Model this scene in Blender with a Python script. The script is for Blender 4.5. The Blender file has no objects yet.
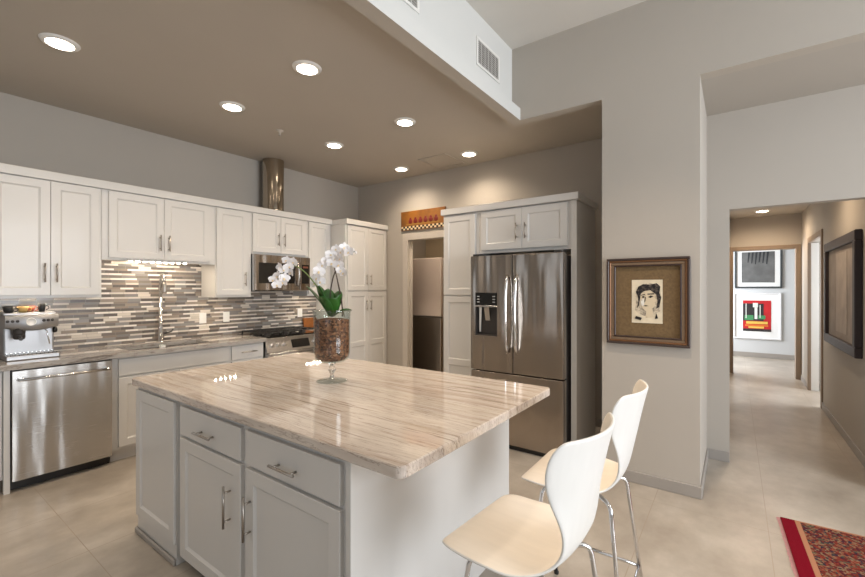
import bpy, bmesh, math, random
from mathutils import Vector, Matrix
random.seed(7)
S = bpy.context.scene
COL = S.collection
R = math.radians

# ------------------------------------------------------------------ camera
cam_d = bpy.data.cameras.new('camera')
cam_d.sensor_width = 36.0
cam_d.lens = 415.4 / 865 * 36
cam_d.clip_start = 0.02
cam = bpy.data.objects.new('camera', cam_d)
cam.location = (0, 0, 1.45)
cam.rotation_euler = (R(90), 0, R(36.03))
COL.objects.link(cam)
S.camera = cam

# ------------------------------------------------------------------ world, daylight, exposure
S.view_settings.view_transform = 'Standard'
S.view_settings.look = 'None'
S.view_settings.gamma = 1.0
S.view_settings.use_curve_mapping = False
S.view_settings.exposure = 0.0
w = bpy.data.worlds.new('World')
S.world = w
w.use_nodes = True
bg = w.node_tree.nodes['Background']
bg.inputs['Color'].default_value = (0.75, 0.87, 1.0, 1)
bg.inputs['Strength'].default_value = 0.5

def area(name, loc, rot, sx, sy, power, col):
    d = bpy.data.lights.new(name, 'AREA')
    d.shape = 'RECTANGLE'
    d.size, d.size_y = sx, sy
    d.energy = power
    d.color = col
    o = bpy.data.objects.new(name, d)
    o.location = loc
    o.rotation_euler = rot
    COL.objects.link(o)
    return o
DAY = (0.90, 0.95, 1.0)
# daylight entering through the glazed openings of the living area
area('daylight_east', (3.9, 1.7, 1.7), (0, R(90), 0), 2.4, 2.9, 240, DAY)
area('daylight_south', (0.9, -2.9, 1.75), (R(90), 0, 0), 4.0, 2.5, 16, DAY)
area('daylight_kitchen_window', (-2.9, -2.9, 1.6), (R(90), 0, 0), 1.8, 1.5, 5, DAY)
area('daylight_end_room', (-1.6, 10.0, 1.6), (0, R(-90), 0), 1.8, 1.8, 165, DAY)
area('daylight_side_room', (2.3, 7.55, 1.5), (0, R(90), 0), 1.6, 1.2, 80, DAY)

try:
    S.cycles.use_denoising = True
    S.cycles.sample_clamp_indirect = 6
    S.cycles.max_bounces = 10
    S.cycles.transparent_max_bounces = 12
    S.cycles.caustics_reflective = False
    S.cycles.caustics_refractive = False
except Exception:
    pass

# ------------------------------------------------------------------ materials
def lin(c):
    c = c / 255.0
    return c / 12.92 if c <= 0.04045 else ((c + 0.055) / 1.055) ** 2.4
def rgb(r, g, b):
    return (lin(r), lin(g), lin(b), 1)

class NT:
    def __init__(self, name):
        self.m = bpy.data.materials.new(name)
        self.m.use_nodes = True
        self.t = self.m.node_tree
        self.b = self.t.nodes['Principled BSDF']
    def n(self, kind, **kw):
        nd = self.t.nodes.new(kind)
        for k, v in kw.items():
            if k.startswith('i_'):
                nd.inputs[k[2:].replace('_', ' ')].default_value = v
            else:
                setattr(nd, k, v)
        return nd
    def l(self, a, b):
        self.t.links.new(a, b)
    def math(self, op, a, b=None):
        nd = self.t.nodes.new('ShaderNodeMath'); nd.operation = op
        for i, v in enumerate((a, b)):
            if v is None: continue
            if isinstance(v, (int, float)): nd.inputs[i].default_value = v
            else: self.l(v, nd.inputs[i])
        return nd.outputs[0]
    def coords(self, scale=(1, 1, 1), loc=(0, 0, 0)):
        tc = self.n('ShaderNodeNewGeometry')
        mp = self.n('ShaderNodeMapping')
        mp.inputs['Scale'].default_value = scale
        mp.inputs['Location'].default_value = loc
        self.l(tc.outputs['Position'], mp.inputs['Vector'])
        return mp.outputs['Vector']
    def ocoords(self, scale=(1, 1, 1), loc=(0, 0, 0)):
        tc = self.n('ShaderNodeTexCoord')
        mp = self.n('ShaderNodeMapping')
        mp.inputs['Scale'].default_value = scale
        mp.inputs['Location'].default_value = loc
        self.l(tc.outputs['Object'], mp.inputs['Vector'])
        return mp.outputs['Vector']
    def ramp(self, fac, stops, interp='LINEAR'):
        r = self.n('ShaderNodeValToRGB')
        r.color_ramp.interpolation = interp
        els = r.color_ramp.elements
        while len(els) < len(stops): els.new(0.5)
        for e, (p, c) in zip(els, stops):
            e.position = p; e.color = c
        self.l(fac, r.inputs['Fac'])
        return r.outputs['Color']
    def noise(self, vec, scale, detail=3, rough=0.5):
        nd = self.n('ShaderNodeTexNoise')
        nd.inputs['Scale'].default_value = scale
        nd.inputs['Detail'].default_value = detail
        nd.inputs['Roughness'].default_value = rough
        self.l(vec, nd.inputs['Vector'])
        return nd.outputs['Fac']
    def bump(self, h, strength, dist=0.01):
        b = self.n('ShaderNodeBump')
        b.inputs['Strength'].default_value = strength
        b.inputs['Distance'].default_value = dist
        self.l(h, b.inputs['Height'])
        self.l(b.outputs['Normal'], self.b.inputs['Normal'])

def mat(name, col, rough=0.5, metal=0.0, var=0.03, vs=6, bump=0.0, bs=60, coat=0.0, spec=0.5, scale=(1, 1, 1)):
    t = NT(name)
    t.b.inputs['Roughness'].default_value = rough
    t.b.inputs['Metallic'].default_value = metal
    t.b.inputs['Specular IOR Level'].default_value = spec
    t.b.inputs['Coat Weight'].default_value = coat
    c = t.coords(scale)
    f = t.noise(c, vs, 3)
    a = tuple(max(0, x * (1 - var)) for x in col[:3]) + (1,)
    b = tuple(min(1, x * (1 + var)) for x in col[:3]) + (1,)
    t.l(t.ramp(f, [(0.3, a), (0.7, b)]), t.b.inputs['Base Color'])
    if bump:
        t.bump(t.noise(c, bs, 4), bump, 0.004)
    return t.m

def emit(name, col, strength):
    t = NT(name)
    t.b.inputs['Base Color'].default_value = (0.8, 0.8, 0.8, 1)
    t.b.inputs['Emission Color'].default_value = col
    t.b.inputs['Emission Strength'].default_value = strength
    return t.m

def steel(name, col=(0.56, 0.52, 0.48, 1), rough=0.28, wob=0.25, aniso=0.0, horiz=False):
    t = NT(name)
    t.b.inputs['Metallic'].default_value = 1.0
    c = t.coords((3, 3, 160) if horiz else (160, 160, 3))
    f = t.noise(c, 2, 2)
    a = tuple(x * 0.985 for x in col[:3]) + (1,); b = tuple(x * 1.015 for x in col[:3]) + (1,)
    t.l(t.ramp(f, [(0.3, a), (0.7, b)]), t.b.inputs['Base Color'])
    rr = t.math('MULTIPLY_ADD', f, 0.02)
    rr.node.inputs[2].default_value = rough - 0.01
    t.l(rr, t.b.inputs['Roughness'])
    if aniso:
        t.b.inputs['Anisotropic'].default_value = aniso
        t.b.inputs['Anisotropic Rotation'].default_value = .25
        tg = t.n('ShaderNodeTangent'); tg.direction_type = 'RADIAL'; tg.axis = 'Z'
        t.l(tg.outputs['Tangent'], t.b.inputs['Tangent'])
    if wob:
        w1 = t.noise(t.coords((9.5, 9.5, 1.1), (1.3, 0.2, 0)), 1.0, 1, 0.3)
        t.bump(w1, wob, 0.045)
    return t.m

M = {}
M['wall'] = mat('greige_wall_paint', rgb(180, 173, 164), 0.75, var=0.015, vs=2, bump=0.05, bs=180, spec=0.25)
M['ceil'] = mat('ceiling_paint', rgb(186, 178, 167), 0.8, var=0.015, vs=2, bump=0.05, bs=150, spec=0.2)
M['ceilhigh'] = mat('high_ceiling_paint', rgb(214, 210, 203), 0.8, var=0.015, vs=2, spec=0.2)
M['soffit'] = mat('lit_soffit_paint', rgb(216, 216, 213), 0.75, var=0.01, vs=2, spec=0.25)  # wall paint made lighter: window light on the soffit put into the colour
M['trimw'] = mat('trim_paint', rgb(196, 188, 178), 0.5, var=0.01)
M['base'] = mat('baseboard_paint', rgb(158, 152, 146), 0.5, var=0.02)
M['taupe'] = mat('taupe_casing_paint', rgb(140, 122, 105), 0.5, var=0.03)
M['cab'] = mat('white_cabinet_lacquer', rgb(212, 209, 205), 0.35, var=0.01, vs=3, coat=0.1)
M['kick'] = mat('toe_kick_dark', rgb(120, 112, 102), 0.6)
M['shadowgap'] = mat('cabinet_interior', rgb(120, 112, 104), 0.7)
M['steel'] = steel('brushed_stainless', (0.43, 0.375, 0.325, 1), 0.21, wob=.5)  # brownish tint holds warm reflections of the room
M['steel_dw'] = steel('brushed_stainless_dishwasher', (0.55, 0.53, 0.51, 1), 0.27, wob=0.25, horiz=True, aniso=0.7)
M['steel_plain'] = steel('satin_stainless', (0.62, 0.6, 0.58, 1), 0.25, wob=0)
M['steel_coffee'] = steel('espresso_steel', (0.42, 0.415, 0.42, 1), 0.42, wob=0)
M['chrome'] = mat('polished_chrome', (0.78, 0.78, 0.79, 1), 0.07, 1.0, var=0.01)
M['nickel'] = mat('brushed_nickel', rgb(176, 168, 160), 0.3, 1.0, var=0.04)
M['black'] = mat('black_plastic', rgb(22, 21, 21), 0.35)
M['blackglass'] = mat('black_glass', rgb(12, 11, 11), 0.06, coat=0.5)
M['iron'] = mat('cast_iron', rgb(30, 27, 26), 0.55, bump=0.2)
M['darkgrey'] = mat('dark_grey_metal', rgb(70, 66, 64), 0.45, 0.4)
M['white'] = mat('white_plastic', rgb(232, 230, 226), 0.4, var=0.01)
M['led'] = emit('led_lens', (1.0, 0.87, 0.70, 1), 16)
M['ledcool'] = emit('led_strip_lens', (1.0, 0.84, 0.64, 1), 170)
M['stool'] = mat('pale_birch_veneer', rgb(244, 234, 220), 0.38, var=0.025, vs=3, scale=(2, 14, 2), coat=0.15)
M['stoolback'] = mat('cool_lit_veneer', rgb(226, 224, 220), 0.4, var=0.015, vs=3, scale=(14, 14, 2), coat=0.1)  # birch veneer, cool window light put into the back's colour; also white edges
M['leaf'] = mat('orchid_leaf', rgb(40, 88, 28), 0.35, var=0.25, vs=12)
M['stem'] = mat('orchid_stem', rgb(66, 48, 40), 0.6, var=0.1)
M['greenstem'] = mat('orchid_green_stem', rgb(112, 130, 70), 0.5, var=0.1)
M['petal'] = mat('orchid_petal', rgb(250, 246, 246), 0.5, var=0.015)
M['lip'] = mat('orchid_lip', rgb(238, 214, 170), 0.5, var=0.1)
M['stick'] = mat('orchid_support_stick', rgb(90, 80, 40), 0.6)
M['amber'] = mat('amber_wood', rgb(140, 82, 28), 0.4, var=0.2, vs=20)
M['ducts'] = mat('duct_sheet_metal', rgb(190, 178, 162), 0.12, 1.0, var=0.05, vs=3, scale=(4, 4, 0.4))

def wallpaper():
    pass

def mosaic():
    t = NT('linear_mosaic_tile')
    g = t.n('ShaderNodeNewGeometry')
    sp = t.n('ShaderNodeSeparateXYZ'); t.l(g.outputs['Position'], sp.inputs[0])
    y, z = sp.outputs['Y'], sp.outputs['Z']
    zr = t.math('DIVIDE', z, 0.045)
    zk = t.math('FLOOR', zr); zf = t.math('FRACT', zr)
    thin = t.math('LESS_THAN', zf, 0.40)
    row = t.math('ADD', t.math('MULTIPLY', zk, 2.0), thin)
    wn = t.n('ShaderNodeTexWhiteNoise', noise_dimensions='1D'); t.l(row, wn.inputs['W'])
    # staggered, interlocking strips about 11 cm long
    yo = t.math('MULTIPLY', wn.outputs['Value'], 0.37)
    yy = t.math('DIVIDE', t.math('ADD', y, yo), 0.108)
    col = t.math('FLOOR', yy)
    cv = t.n('ShaderNodeCombineXYZ'); t.l(col, cv.inputs[0]); t.l(row, cv.inputs[1])
    w2 = t.n('ShaderNodeTexWhiteNoise', noise_dimensions='2D'); t.l(cv.outputs[0], w2.inputs['Vector'])
    v = t.math('ADD', t.math('MULTIPLY', w2.outputs['Value'], 0.60), t.math('MULTIPLY', thin, 0.40))
    c = t.ramp(v, [(0.0, rgb(98, 92, 88)), (0.16, rgb(118, 110, 104)), (0.34, rgb(130, 126, 124)),
                   (0.46, rgb(140, 126, 114)), (0.56, rgb(204, 194, 182)), (0.80, rgb(226, 218, 208))], 'CONSTANT')
    fy = t.math('FRACT', yy)
    gz = t.math('MAXIMUM', t.math('LESS_THAN', zf, 0.04), t.math('MULTIPLY', t.math('GREATER_THAN', zf, 0.40), t.math('LESS_THAN', zf, 0.44)))
    gy = t.math('LESS_THAN', fy, 0.02)
    gm = t.math('MAXIMUM', gz, gy)
    mx = t.n('ShaderNodeMixRGB'); t.l(gm, mx.inputs['Fac']); t.l(c, mx.inputs['Color1'])
    mx.inputs['Color2'].default_value = rgb(150, 142, 134)
    t.l(mx.outputs[0], t.b.inputs['Base Color'])
    rr = t.math('MULTIPLY_ADD', w2.outputs['Value'], 0.25); rr.node.inputs[2].default_value = 0.12
    t.l(rr, t.b.inputs['Roughness'])
    t.bump(t.math('SUBTRACT', 1.0, gm), 0.4, 0.002)
    return t.m
M['mosaic'] = mosaic()

def stone(name, warm=True):
    t = NT(name)
    c = t.coords((0.42, 11, 4), (0.3, 0.1, 0)) if warm else t.coords((9, 0.55, 4), (0.3, 0.1, 0))
    d = t.noise(t.coords((1, 1, 1)), 1.6, 3)
    add = t.n('ShaderNodeVectorMath', operation='ADD')
    cb = t.n('ShaderNodeCombineXYZ')
    t.l(t.math('MULTIPLY', d, .9), cb.inputs[1 if warm else 0]); t.l(c, add.inputs[0]); t.l(cb.outputs[0], add.inputs[1])
    v = add.outputs[0]
    n1 = t.noise(v, 1.2, 6, 0.62)
    n2 = t.noise(v, 2.3, 6, 0.66)
    if warm:
        base = t.ramp(n1, [(0.28, rgb(176, 160, 148)), (0.40, rgb(202, 188, 176)), (0.5, rgb(216, 205, 194)), (0.62, rgb(198, 184, 171)), (0.74, rgb(224, 215, 205))])
    else:
        base = t.ramp(n1, [(0.28, rgb(122, 116, 110)), (0.40, rgb(158, 152, 146)), (0.5, rgb(178, 172, 166)), (0.62, rgb(156, 150, 144)), (0.74, rgb(190, 186, 180))])
    vein = t.ramp(n2, [(0.0, (1, 1, 1, 1)), (0.34, (1, 1, 1, 1)), (0.38, (0.34, 0.28, 0.25, 1)), (0.42, (1, 1, 1, 1)), (0.50, (1, 1, 1, 1)), (0.515, (0.52, 0.45, 0.41, 1)), (0.53, (1, 1, 1, 1)), (0.60, (1, 1, 1, 1)), (0.62, (0.5, 0.43, 0.39, 1)), (0.64, (1, 1, 1, 1)), (1.0, (1, 1, 1, 1))])
    mx = t.n('ShaderNodeMixRGB', blend_type='MULTIPLY'); mx.inputs['Fac'].default_value = 0.8
    t.l(base, mx.inputs['Color1']); t.l(vein, mx.inputs['Color2'])
    t.l(mx.outputs[0], t.b.inputs['Base Color'])
    t.b.inputs['Roughness'].default_value = 0.04
    t.b.inputs['Specular IOR Level'].default_value = 0.9
    return t.m
M['stone'] = stone('quartzite_warm')
M['stone2'] = stone('quartzite_grey', False)

def floor_mat():
    t = NT('porcelain_floor_tile')
    g = t.n('ShaderNodeNewGeometry')
    sp = t.n('ShaderNodeSeparateXYZ'); t.l(g.outputs['Position'], sp.inputs[0])
    fx = t.math('FRACT', t.math('DIVIDE', t.math('SUBTRACT', sp.outputs['X'], 0.161 - 6.1), 0.61))
    fy = t.math('FRACT', t.math('DIVIDE', t.math('SUBTRACT', sp.outputs['Y'], 0.737 - 6.1), 1.22))
    gx = t.math('LESS_THAN', fx, 0.007); gy = t.math('LESS_THAN', fy, 0.0035)
    gm = t.math('MAXIMUM', gx, gy)
    n1 = t.noise(t.coords((1.3, 0.9, 1)), 1.8, 6, 0.6)
    n2 = t.noise(t.coords((1, 1, 1), (3, 1, 0)), 9, 4, 0.6)
    c = t.ramp(n1, [(0.3, rgb(152, 141, 129)), (0.5, rgb(170, 160, 148)), (0.7, rgb(190, 181, 170))])
    c2 = t.ramp(n2, [(0.3, (0.93, 0.93, 0.93, 1)), (0.7, (1.04, 1.04, 1.04, 1))])
    mx = t.n('ShaderNodeMixRGB', blend_type='MULTIPLY'); mx.inputs['Fac'].default_value = 1
    t.l(c, mx.inputs['Color1']); t.l(c2, mx.inputs['Color2'])
    m2 = t.n('ShaderNodeMixRGB'); t.l(gm, m2.inputs['Fac']); t.l(mx.outputs[0], m2.inputs['Color1'])
    m2.inputs['Color2'].default_value = rgb(156, 142, 127)
    t.l(m2.outputs[0], t.b.inputs['Base Color'])
    rr = t.math('MULTIPLY_ADD', n2, 0.12); rr.node.inputs[2].default_value = 0.27
    t.l(rr, t.b.inputs['Roughness'])
    t.bump(t.math('SUBTRACT', 1.0, gm), 0.25, 0.002)
    return t.m
M['floor'] = floor_mat()

def glass_mat():
    t = NT('clear_glass')
    t.b.inputs['Transmission Weight'].default_value = 1.0
    t.b.inputs['Roughness'].default_value = 0.0
    t.b.inputs['IOR'].default_value = 1.45
    t.b.inputs['Base Color'].default_value = (0.97, 0.985, 0.98, 1)
    return t.m
M['glass'] = glass_mat()
def thin_glass():
    t = NT('thin_clear_glass')
    out = t.t.nodes['Material Output']; t.t.nodes.remove(t.b)
    tr = t.n('ShaderNodeBsdfTransparent'); tr.inputs['Color'].default_value = (.90, .93, .92, 1)
    gl = t.n('ShaderNodeBsdfGlossy'); gl.inputs['Roughness'].default_value = .02
    lw = t.n('ShaderNodeLayerWeight'); lw.inputs['Blend'].default_value = .5
    fr = t.math('MULTIPLY_ADD', t.math('POWER', lw.outputs['Facing'], 3.5), .45); fr.node.inputs[2].default_value = .06
    mx = t.n('ShaderNodeMixShader'); t.l(fr, mx.inputs[0]); t.l(tr.outputs[0], mx.inputs[1]); t.l(gl.outputs[0], mx.inputs[2])
    t.l(mx.outputs[0], out.inputs['Surface'])
    return t.m
M['thinglass'] = thin_glass()

def bark_mat():
    t = NT('orchid_bark')
    v = t.n('ShaderNodeTexVoronoi'); v.inputs['Scale'].default_value = 75
    t.l(t.coords((1, 1, 1.3)), v.inputs['Vector'])
    sp = t.n('ShaderNodeSeparateColor'); t.l(v.outputs['Color'], sp.inputs[0])
    t.l(t.ramp(sp.outputs[0], [(0, rgb(66, 34, 20)), (0.35, rgb(118, 68, 42)), (0.65, rgb(150, 92, 60)), (1, rgb(186, 128, 90))]), t.b.inputs['Base Color'])
    t.b.inputs['Roughness'].default_value = 0.8
    t.bump(v.outputs['Distance'], 1.0, 0.01)
    return t.m
M['bark'] = bark_mat()

def flat(name, r, g, b, rough=0.6, metal=0, var=0.06, vs=40):
    k = 'c_' + name
    if k not in M: M[k] = mat(name, rgb(r, g, b), rough, metal, var=var, vs=vs)
    return M[k]

# ------------------------------------------------------------------ mesh builder
class MB:
    def __init__(self):
        self.b = bmesh.new()
        self.smooth = set()
    def box(self, x0, x1, y0, y1, z0, z1, bev=0.0, mi=0, seg=1):
        vs = [self.b.verts.new((x, y, z)) for x in (min(x0, x1), max(x0, x1)) for y in (min(y0, y1), max(y0, y1)) for z in (min(z0, z1), max(z0, z1))]
        F = [(0, 1, 3, 2), (4, 6, 7, 5), (0, 4, 5, 1), (2, 3, 7, 6), (0, 2, 6, 4), (1, 5, 7, 3)]
        fs = [self.b.faces.new([vs[i] for i in f]) for f in F]
        for f in fs: f.material_index = mi
        if bev > 0:
            es = list({e for f in fs for e in f.edges})
            r = bmesh.ops.bevel(self.b, geom=es, offset=bev, segments=seg, affect='EDGES', profile=0.5, clamp_overlap=True)
            for f in r['faces']: f.material_index = mi
        return self
    def quadbox(self, pts, thick, mi=0):
        """pts: 4+ coplanar points; extrude by vector thick"""
        a = [self.b.verts.new(p) for p in pts]
        bb = [self.b.verts.new(Vector(p) + Vector(thick)) for p in pts]
        n = len(pts)
        fs = [self.b.faces.new(a[::-1]), self.b.faces.new(bb)]
        for i in range(n):
            fs.append(self.b.faces.new((a[i], a[(i + 1) % n], bb[(i + 1) % n], bb[i])))
        for f in fs: f.material_index = mi
        return self
    def ring(self, c, r, u, v, seg):
        return [self.b.verts.new(c + u * (r * math.cos(2 * math.pi * i / seg)) + v * (r * math.sin(2 * math.pi * i / seg))) for i in range(seg)]
    def tube(self, pts, r, seg=10, cap=True, mi=0):
        pts = [Vector(p) for p in pts]
        n = len(pts)
        rr = r if isinstance(r, (list, tuple)) else [r] * n
        rings = []
        up = None
        for i in range(n):
            t = (pts[min(i + 1, n - 1)] - pts[max(i - 1, 0)]).normalized()
            if up is None:
                up = Vector((0, 0, 1)) if abs(t.z) < 0.9 else Vector((1, 0, 0))
            u = (up - t * up.dot(t)).normalized()
            up = u
            v = t.cross(u)
            rings.append(self.ring(pts[i], rr[i], u, v, seg))
        for a, b in zip(rings, rings[1:]):
            for i in range(seg):
                f = self.b.faces.new((a[i], a[(i + 1) % seg], b[(i + 1) % seg], b[i])); f.smooth = True; f.material_index = mi
        if cap:
            f = self.b.faces.new(rings[0][::-1]); f.material_index = mi
            f = self.b.faces.new(rings[-1]); f.material_index = mi
        return self
    def lathe(self, c, prof, seg=32, axis='z', mi=0, smooth=True):
        c = Vector(c)
        ax = {'z': (Vector((1, 0, 0)), Vector((0, 1, 0)), Vector((0, 0, 1))), 'x': (Vector((0, 1, 0)), Vector((0, 0, 1)), Vector((1, 0, 0))), 'y': (Vector((0, 0, 1)), Vector((1, 0, 0)), Vector((0, 1, 0)))}[axis]
        rings = []
        for (r, h) in prof:
            p = c + ax[2] * h
            if r < 1e-6: rings.append([self.b.verts.new(p)])
            else: rings.append(self.ring(p, r, ax[0], ax[1], seg))
        for a, b in zip(rings, rings[1:]):
            for i in range(seg):
                j = (i + 1) % seg
                if len(a) == 1 and len(b) == 1: continue
                if len(a) == 1: f = self.b.faces.new((a[0], b[j], b[i]))
                elif len(b) == 1: f = self.b.faces.new((a[i], a[j], b[0]))
                else: f = self.b.faces.new((a[i], a[j], b[j], b[i]))
                f.smooth = smooth; f.material_index = mi
        return self
    def grid(self, rows, mi=0):
        V = [[self.b.verts.new(p) for p in r] for r in rows]
        for a, b in zip(V, V[1:]):
            for i in range(len(a) - 1):
                f = self.b.faces.new((a[i], a[i + 1], b[i + 1], b[i])); f.smooth = True; f.material_index = mi
        return self
    def build(self, name, mats, parent=None, fix=True):
        me = bpy.data.meshes.new(name)
        if fix: bmesh.ops.recalc_face_normals(self.b, faces=self.b.faces)
        if parent is not None:
            off = Vector((0, 0, 0)); p = parent
            while p is not None:
                off += p.location; p = p.parent
            bmesh.ops.translate(self.b, verts=self.b.verts, vec=-off)
        self.b.to_mesh(me); self.b.free()
        if not isinstance(mats, (list, tuple)): mats = [mats]
        for m_ in mats: me.materials.append(m_)
        o = bpy.data.objects.new(name, me)
        COL.objects.link(o)
        if parent is not None: o.parent = parent
        return o

def tag(o, label=None, cat=None, group=None, kind=None):
    if label: o['label'] = label
    if cat: o['category'] = cat
    if group: o['group'] = group
    if kind: o['kind'] = kind
    return o
def thing(name, label, cat, loc=(0, 0, 0), group=None):
    o = bpy.data.objects.new(name, None); COL.objects.link(o)
    o.location = loc; o.empty_display_size = 0.1
    return tag(o, label, cat, group)
def struct(o):
    o['kind'] = 'structure'; return o
def copy_tree(o, parent=None):
    c = o.copy(); COL.objects.link(c); c.parent = parent
    for ch in list(o.children): copy_tree(ch, c)
    return c

# ------------------------------------------------------------------ the setting
WX, BY, CZ = -4.74, 4.55, 3.02      # left kitchen wall, back wall, low ceiling
HZ = 2.925                          # underside of the headers
PY, PY2 = 3.40, 4.26                # pillar front, passage wall
UZ = 3.57                           # high ceiling
EX, SY = 4.0, -3.0                  # east and south walls
def sbox(name, m, *a, **k):
    return struct(MB().box(*a, **k).build(name, m))
struct(MB().box(WX - .1, EX + .1, SY - .1, 12, -0.1, 0).build('floor', M['floor']))
# ceilings
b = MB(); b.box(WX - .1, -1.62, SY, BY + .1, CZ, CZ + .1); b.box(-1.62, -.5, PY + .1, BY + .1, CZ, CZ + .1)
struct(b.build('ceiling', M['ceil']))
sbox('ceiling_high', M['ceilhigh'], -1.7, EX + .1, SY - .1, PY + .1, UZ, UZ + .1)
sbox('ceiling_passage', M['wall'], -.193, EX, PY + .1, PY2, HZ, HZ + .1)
sbox('ceiling_hall', M['ceil'], -.6, 3.0, PY2 + .1, 8.78, 2.64, 2.74)
sbox('ceiling_end_room', M['ceil'], -3.2, 3.2, 8.9, 11.3, 2.7, 2.8)
sbox('ceiling_pantry', M['ceil'], WX, -2.2, BY + .1, 6.4, 2.6, 2.7)
# soffit: set-back upper face and projecting lower lip, facing the living area
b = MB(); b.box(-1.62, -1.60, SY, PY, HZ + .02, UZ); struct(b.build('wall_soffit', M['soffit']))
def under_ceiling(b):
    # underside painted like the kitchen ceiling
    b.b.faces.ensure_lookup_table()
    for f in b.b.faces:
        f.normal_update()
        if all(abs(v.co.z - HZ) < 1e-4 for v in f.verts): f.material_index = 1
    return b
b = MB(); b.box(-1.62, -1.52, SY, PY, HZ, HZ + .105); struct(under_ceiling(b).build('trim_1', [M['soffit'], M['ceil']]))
# left kitchen wall and back wall (doorway to the pantry)
sbox('wall_left', M['wall'], WX - .1, WX, SY, 6.5, 0, CZ)
DX0, DX1, DZ = -3.74, -3.00, 2.14
b = MB(); b.box(WX, DX0, BY, BY + .1, 0, CZ); b.box(DX0, DX1, BY, BY + .1, DZ, CZ); b.box(DX1, -.193, BY, BY + .1, 0, CZ)
struct(b.build('wall_back', M['wall']))
# pillar and the header above the openings
struct(MB().box(-.837, -.193, PY, BY, 0, UZ).build('wall_pillar', M['wall']))
b = MB(); b.box(-1.62, -.837, PY, PY + .1, HZ, UZ); b.box(-.193, EX, PY, PY + .1, HZ, UZ)
struct(under_ceiling(b).build('wall_header', [M['wall'], M['ceil']]))
# passage wall with hall opening
HX0, HX1, HOZ = -.035, .86, 2.11
b = MB(); b.box(-.193, HX0, PY2, PY2 + .1, 0, HZ); b.box(HX0, HX1, PY2, PY2 + .1, HOZ, HZ); b.box(HX1, EX, PY2, PY2 + .1, 0, HZ)
struct(b.build('wall_passage', M['wall']))
# hall
HY = 8.78
sbox('wall_hall_left', M['wall'], HX0 - .3, HX0 - .04, PY2 + .1, HY, 0, 2.64)
b = MB(); b.box(HX1, HX1 + .1, PY2 + .1, 6.86, 0, 2.64); b.box(HX1, HX1 + .1, 6.86, 7.95, 2.11, 2.64); b.box(HX1, HX1 + .1, 7.95, HY, 0, 2.64)
struct(b.build('wall_hall_right', M['wall']))
b = MB(); b.box(-.6, -.03, HY, HY + .12, 0, 2.7); b.box(-.03, .80, HY, HY + .12, 2.12, 2.7); b.box(.80, 3.0, HY, HY + .12, 0, 2.7)
struct(b.build('wall_hall_end', M['wall']))
# door casings of the hall
def casing_y(name, x0, x1, zt, y, wdt, m, depth=.14):
    b = MB()
    b.box(x0 - wdt, x0 + .012, y - .018, y + depth, 0, zt, .003)
    b.box(x1 - .012, x1 + wdt, y - .018, y + depth, 0, zt, .003)
    b.box(x0 - wdt, x1 + wdt, y - .018, y + depth, zt - .012, zt + wdt, .003)
    return struct(b.build(name, m))
casing_y('trim_2', -.03, .80, 2.10, HY, .055, M['taupe'])
b = MB()
b.box(HX1 - .016, HX1 + .018, 6.80, 6.875, 0, 2.17, .003); b.box(HX1 - .016, HX1 + .018, 7.935, 8.0, 0, 2.17, .003); b.box(HX1 - .016, HX1 + .018, 6.875, 7.935, 2.095, 2.17, .003)
struct(b.build('trim_3', M['taupe']))
struct(MB().box(HX1 + .0185, HX1 + .10, 7.935, 7.95, 0, 2.095, .002).build('trim_5', M['white']))
# end room and side room shells
b = MB(); b.box(-3.2, 3.2, 11.1, 11.2, 0, 2.7); b.box(-3.3, -3.2, 8.9, 11.2, 0, 2.7); b.box(3.1, 3.2, 8.9, 11.2, 0, 2.7)
struct(b.build('wall_end_room', mat('end_room_paint', rgb(204, 206, 208), .7, var=.01)))
b = MB(); b.box(3.0, 3.1, PY2 + .1, HY, 0, 2.64)
struct(b.build('wall_side_room', M['trimw']))
b = MB(); b.box(WX, -2.2, 6.3, 6.4, 0, 2.6); b.box(-2.3, -2.2, BY + .1, 6.3, 0, 2.6)
struct(b.build('wall_pantry', mat('pantry_paint', rgb(196, 178, 150), .7, var=.01)))
# east and south walls with window openings
b = MB()
wy0, wy1, wz0, wz1 = -.7, 3.1, .35, 2.9
b.box(EX, EX + .12, SY, wy0, 0, UZ); b.box(EX, EX + .12, wy1, PY2 + .1, 0, UZ); b.box(EX, EX + .12, wy0, wy1, 0, wz0); b.box(EX, EX + .12, wy0, wy1, wz1, UZ)
struct(b.build('wall_east', M['wall']))
b = MB()
for (a0, a1, z0, z1) in ((WX, -3.9, 0, UZ), (-3.9, -1.9, 0, .85), (-3.9, -1.9, 2.4, UZ), (-1.9, -1.2, 0, UZ), (-1.2, 3.0, 0, .35), (-1.2, 3.0, 2.9, UZ), (3.0, EX, 0, UZ)):
    b.box(a0, a1, SY - .12, SY, z0, z1)
struct(b.build('wall_south', M['wall']))
def window_frame(n, axis, a0, a1, z0, z1, p, nm):
    b = MB()
    def bx(u0, u1, w0, w1):
        if axis == 'x': b.box(p, p + .06, u0, u1, w0, w1, .004)
        else: b.box(u0, u1, p - .06, p, w0, w1, .004)
    bx(a0, a1, z0, z0 + .06); bx(a0, a1, z1 - .06, z1)
    for k in range(nm + 1):
        u = a0 + (a1 - a0 - .06) * k / nm
        bx(u, u + .06, z0, z1)
    struct(b.build('window_%d' % n, M['white']))
window_frame(1, 'x', wy0, wy1, wz0, wz1, EX + .03, 4)
window_frame(2, 'y', -1.2, 3.0, .35, 2.9, SY - .03, 4)
window_frame(3, 'y', -3.9, -1.9, .85, 2.4, SY - .03, 2)
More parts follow.
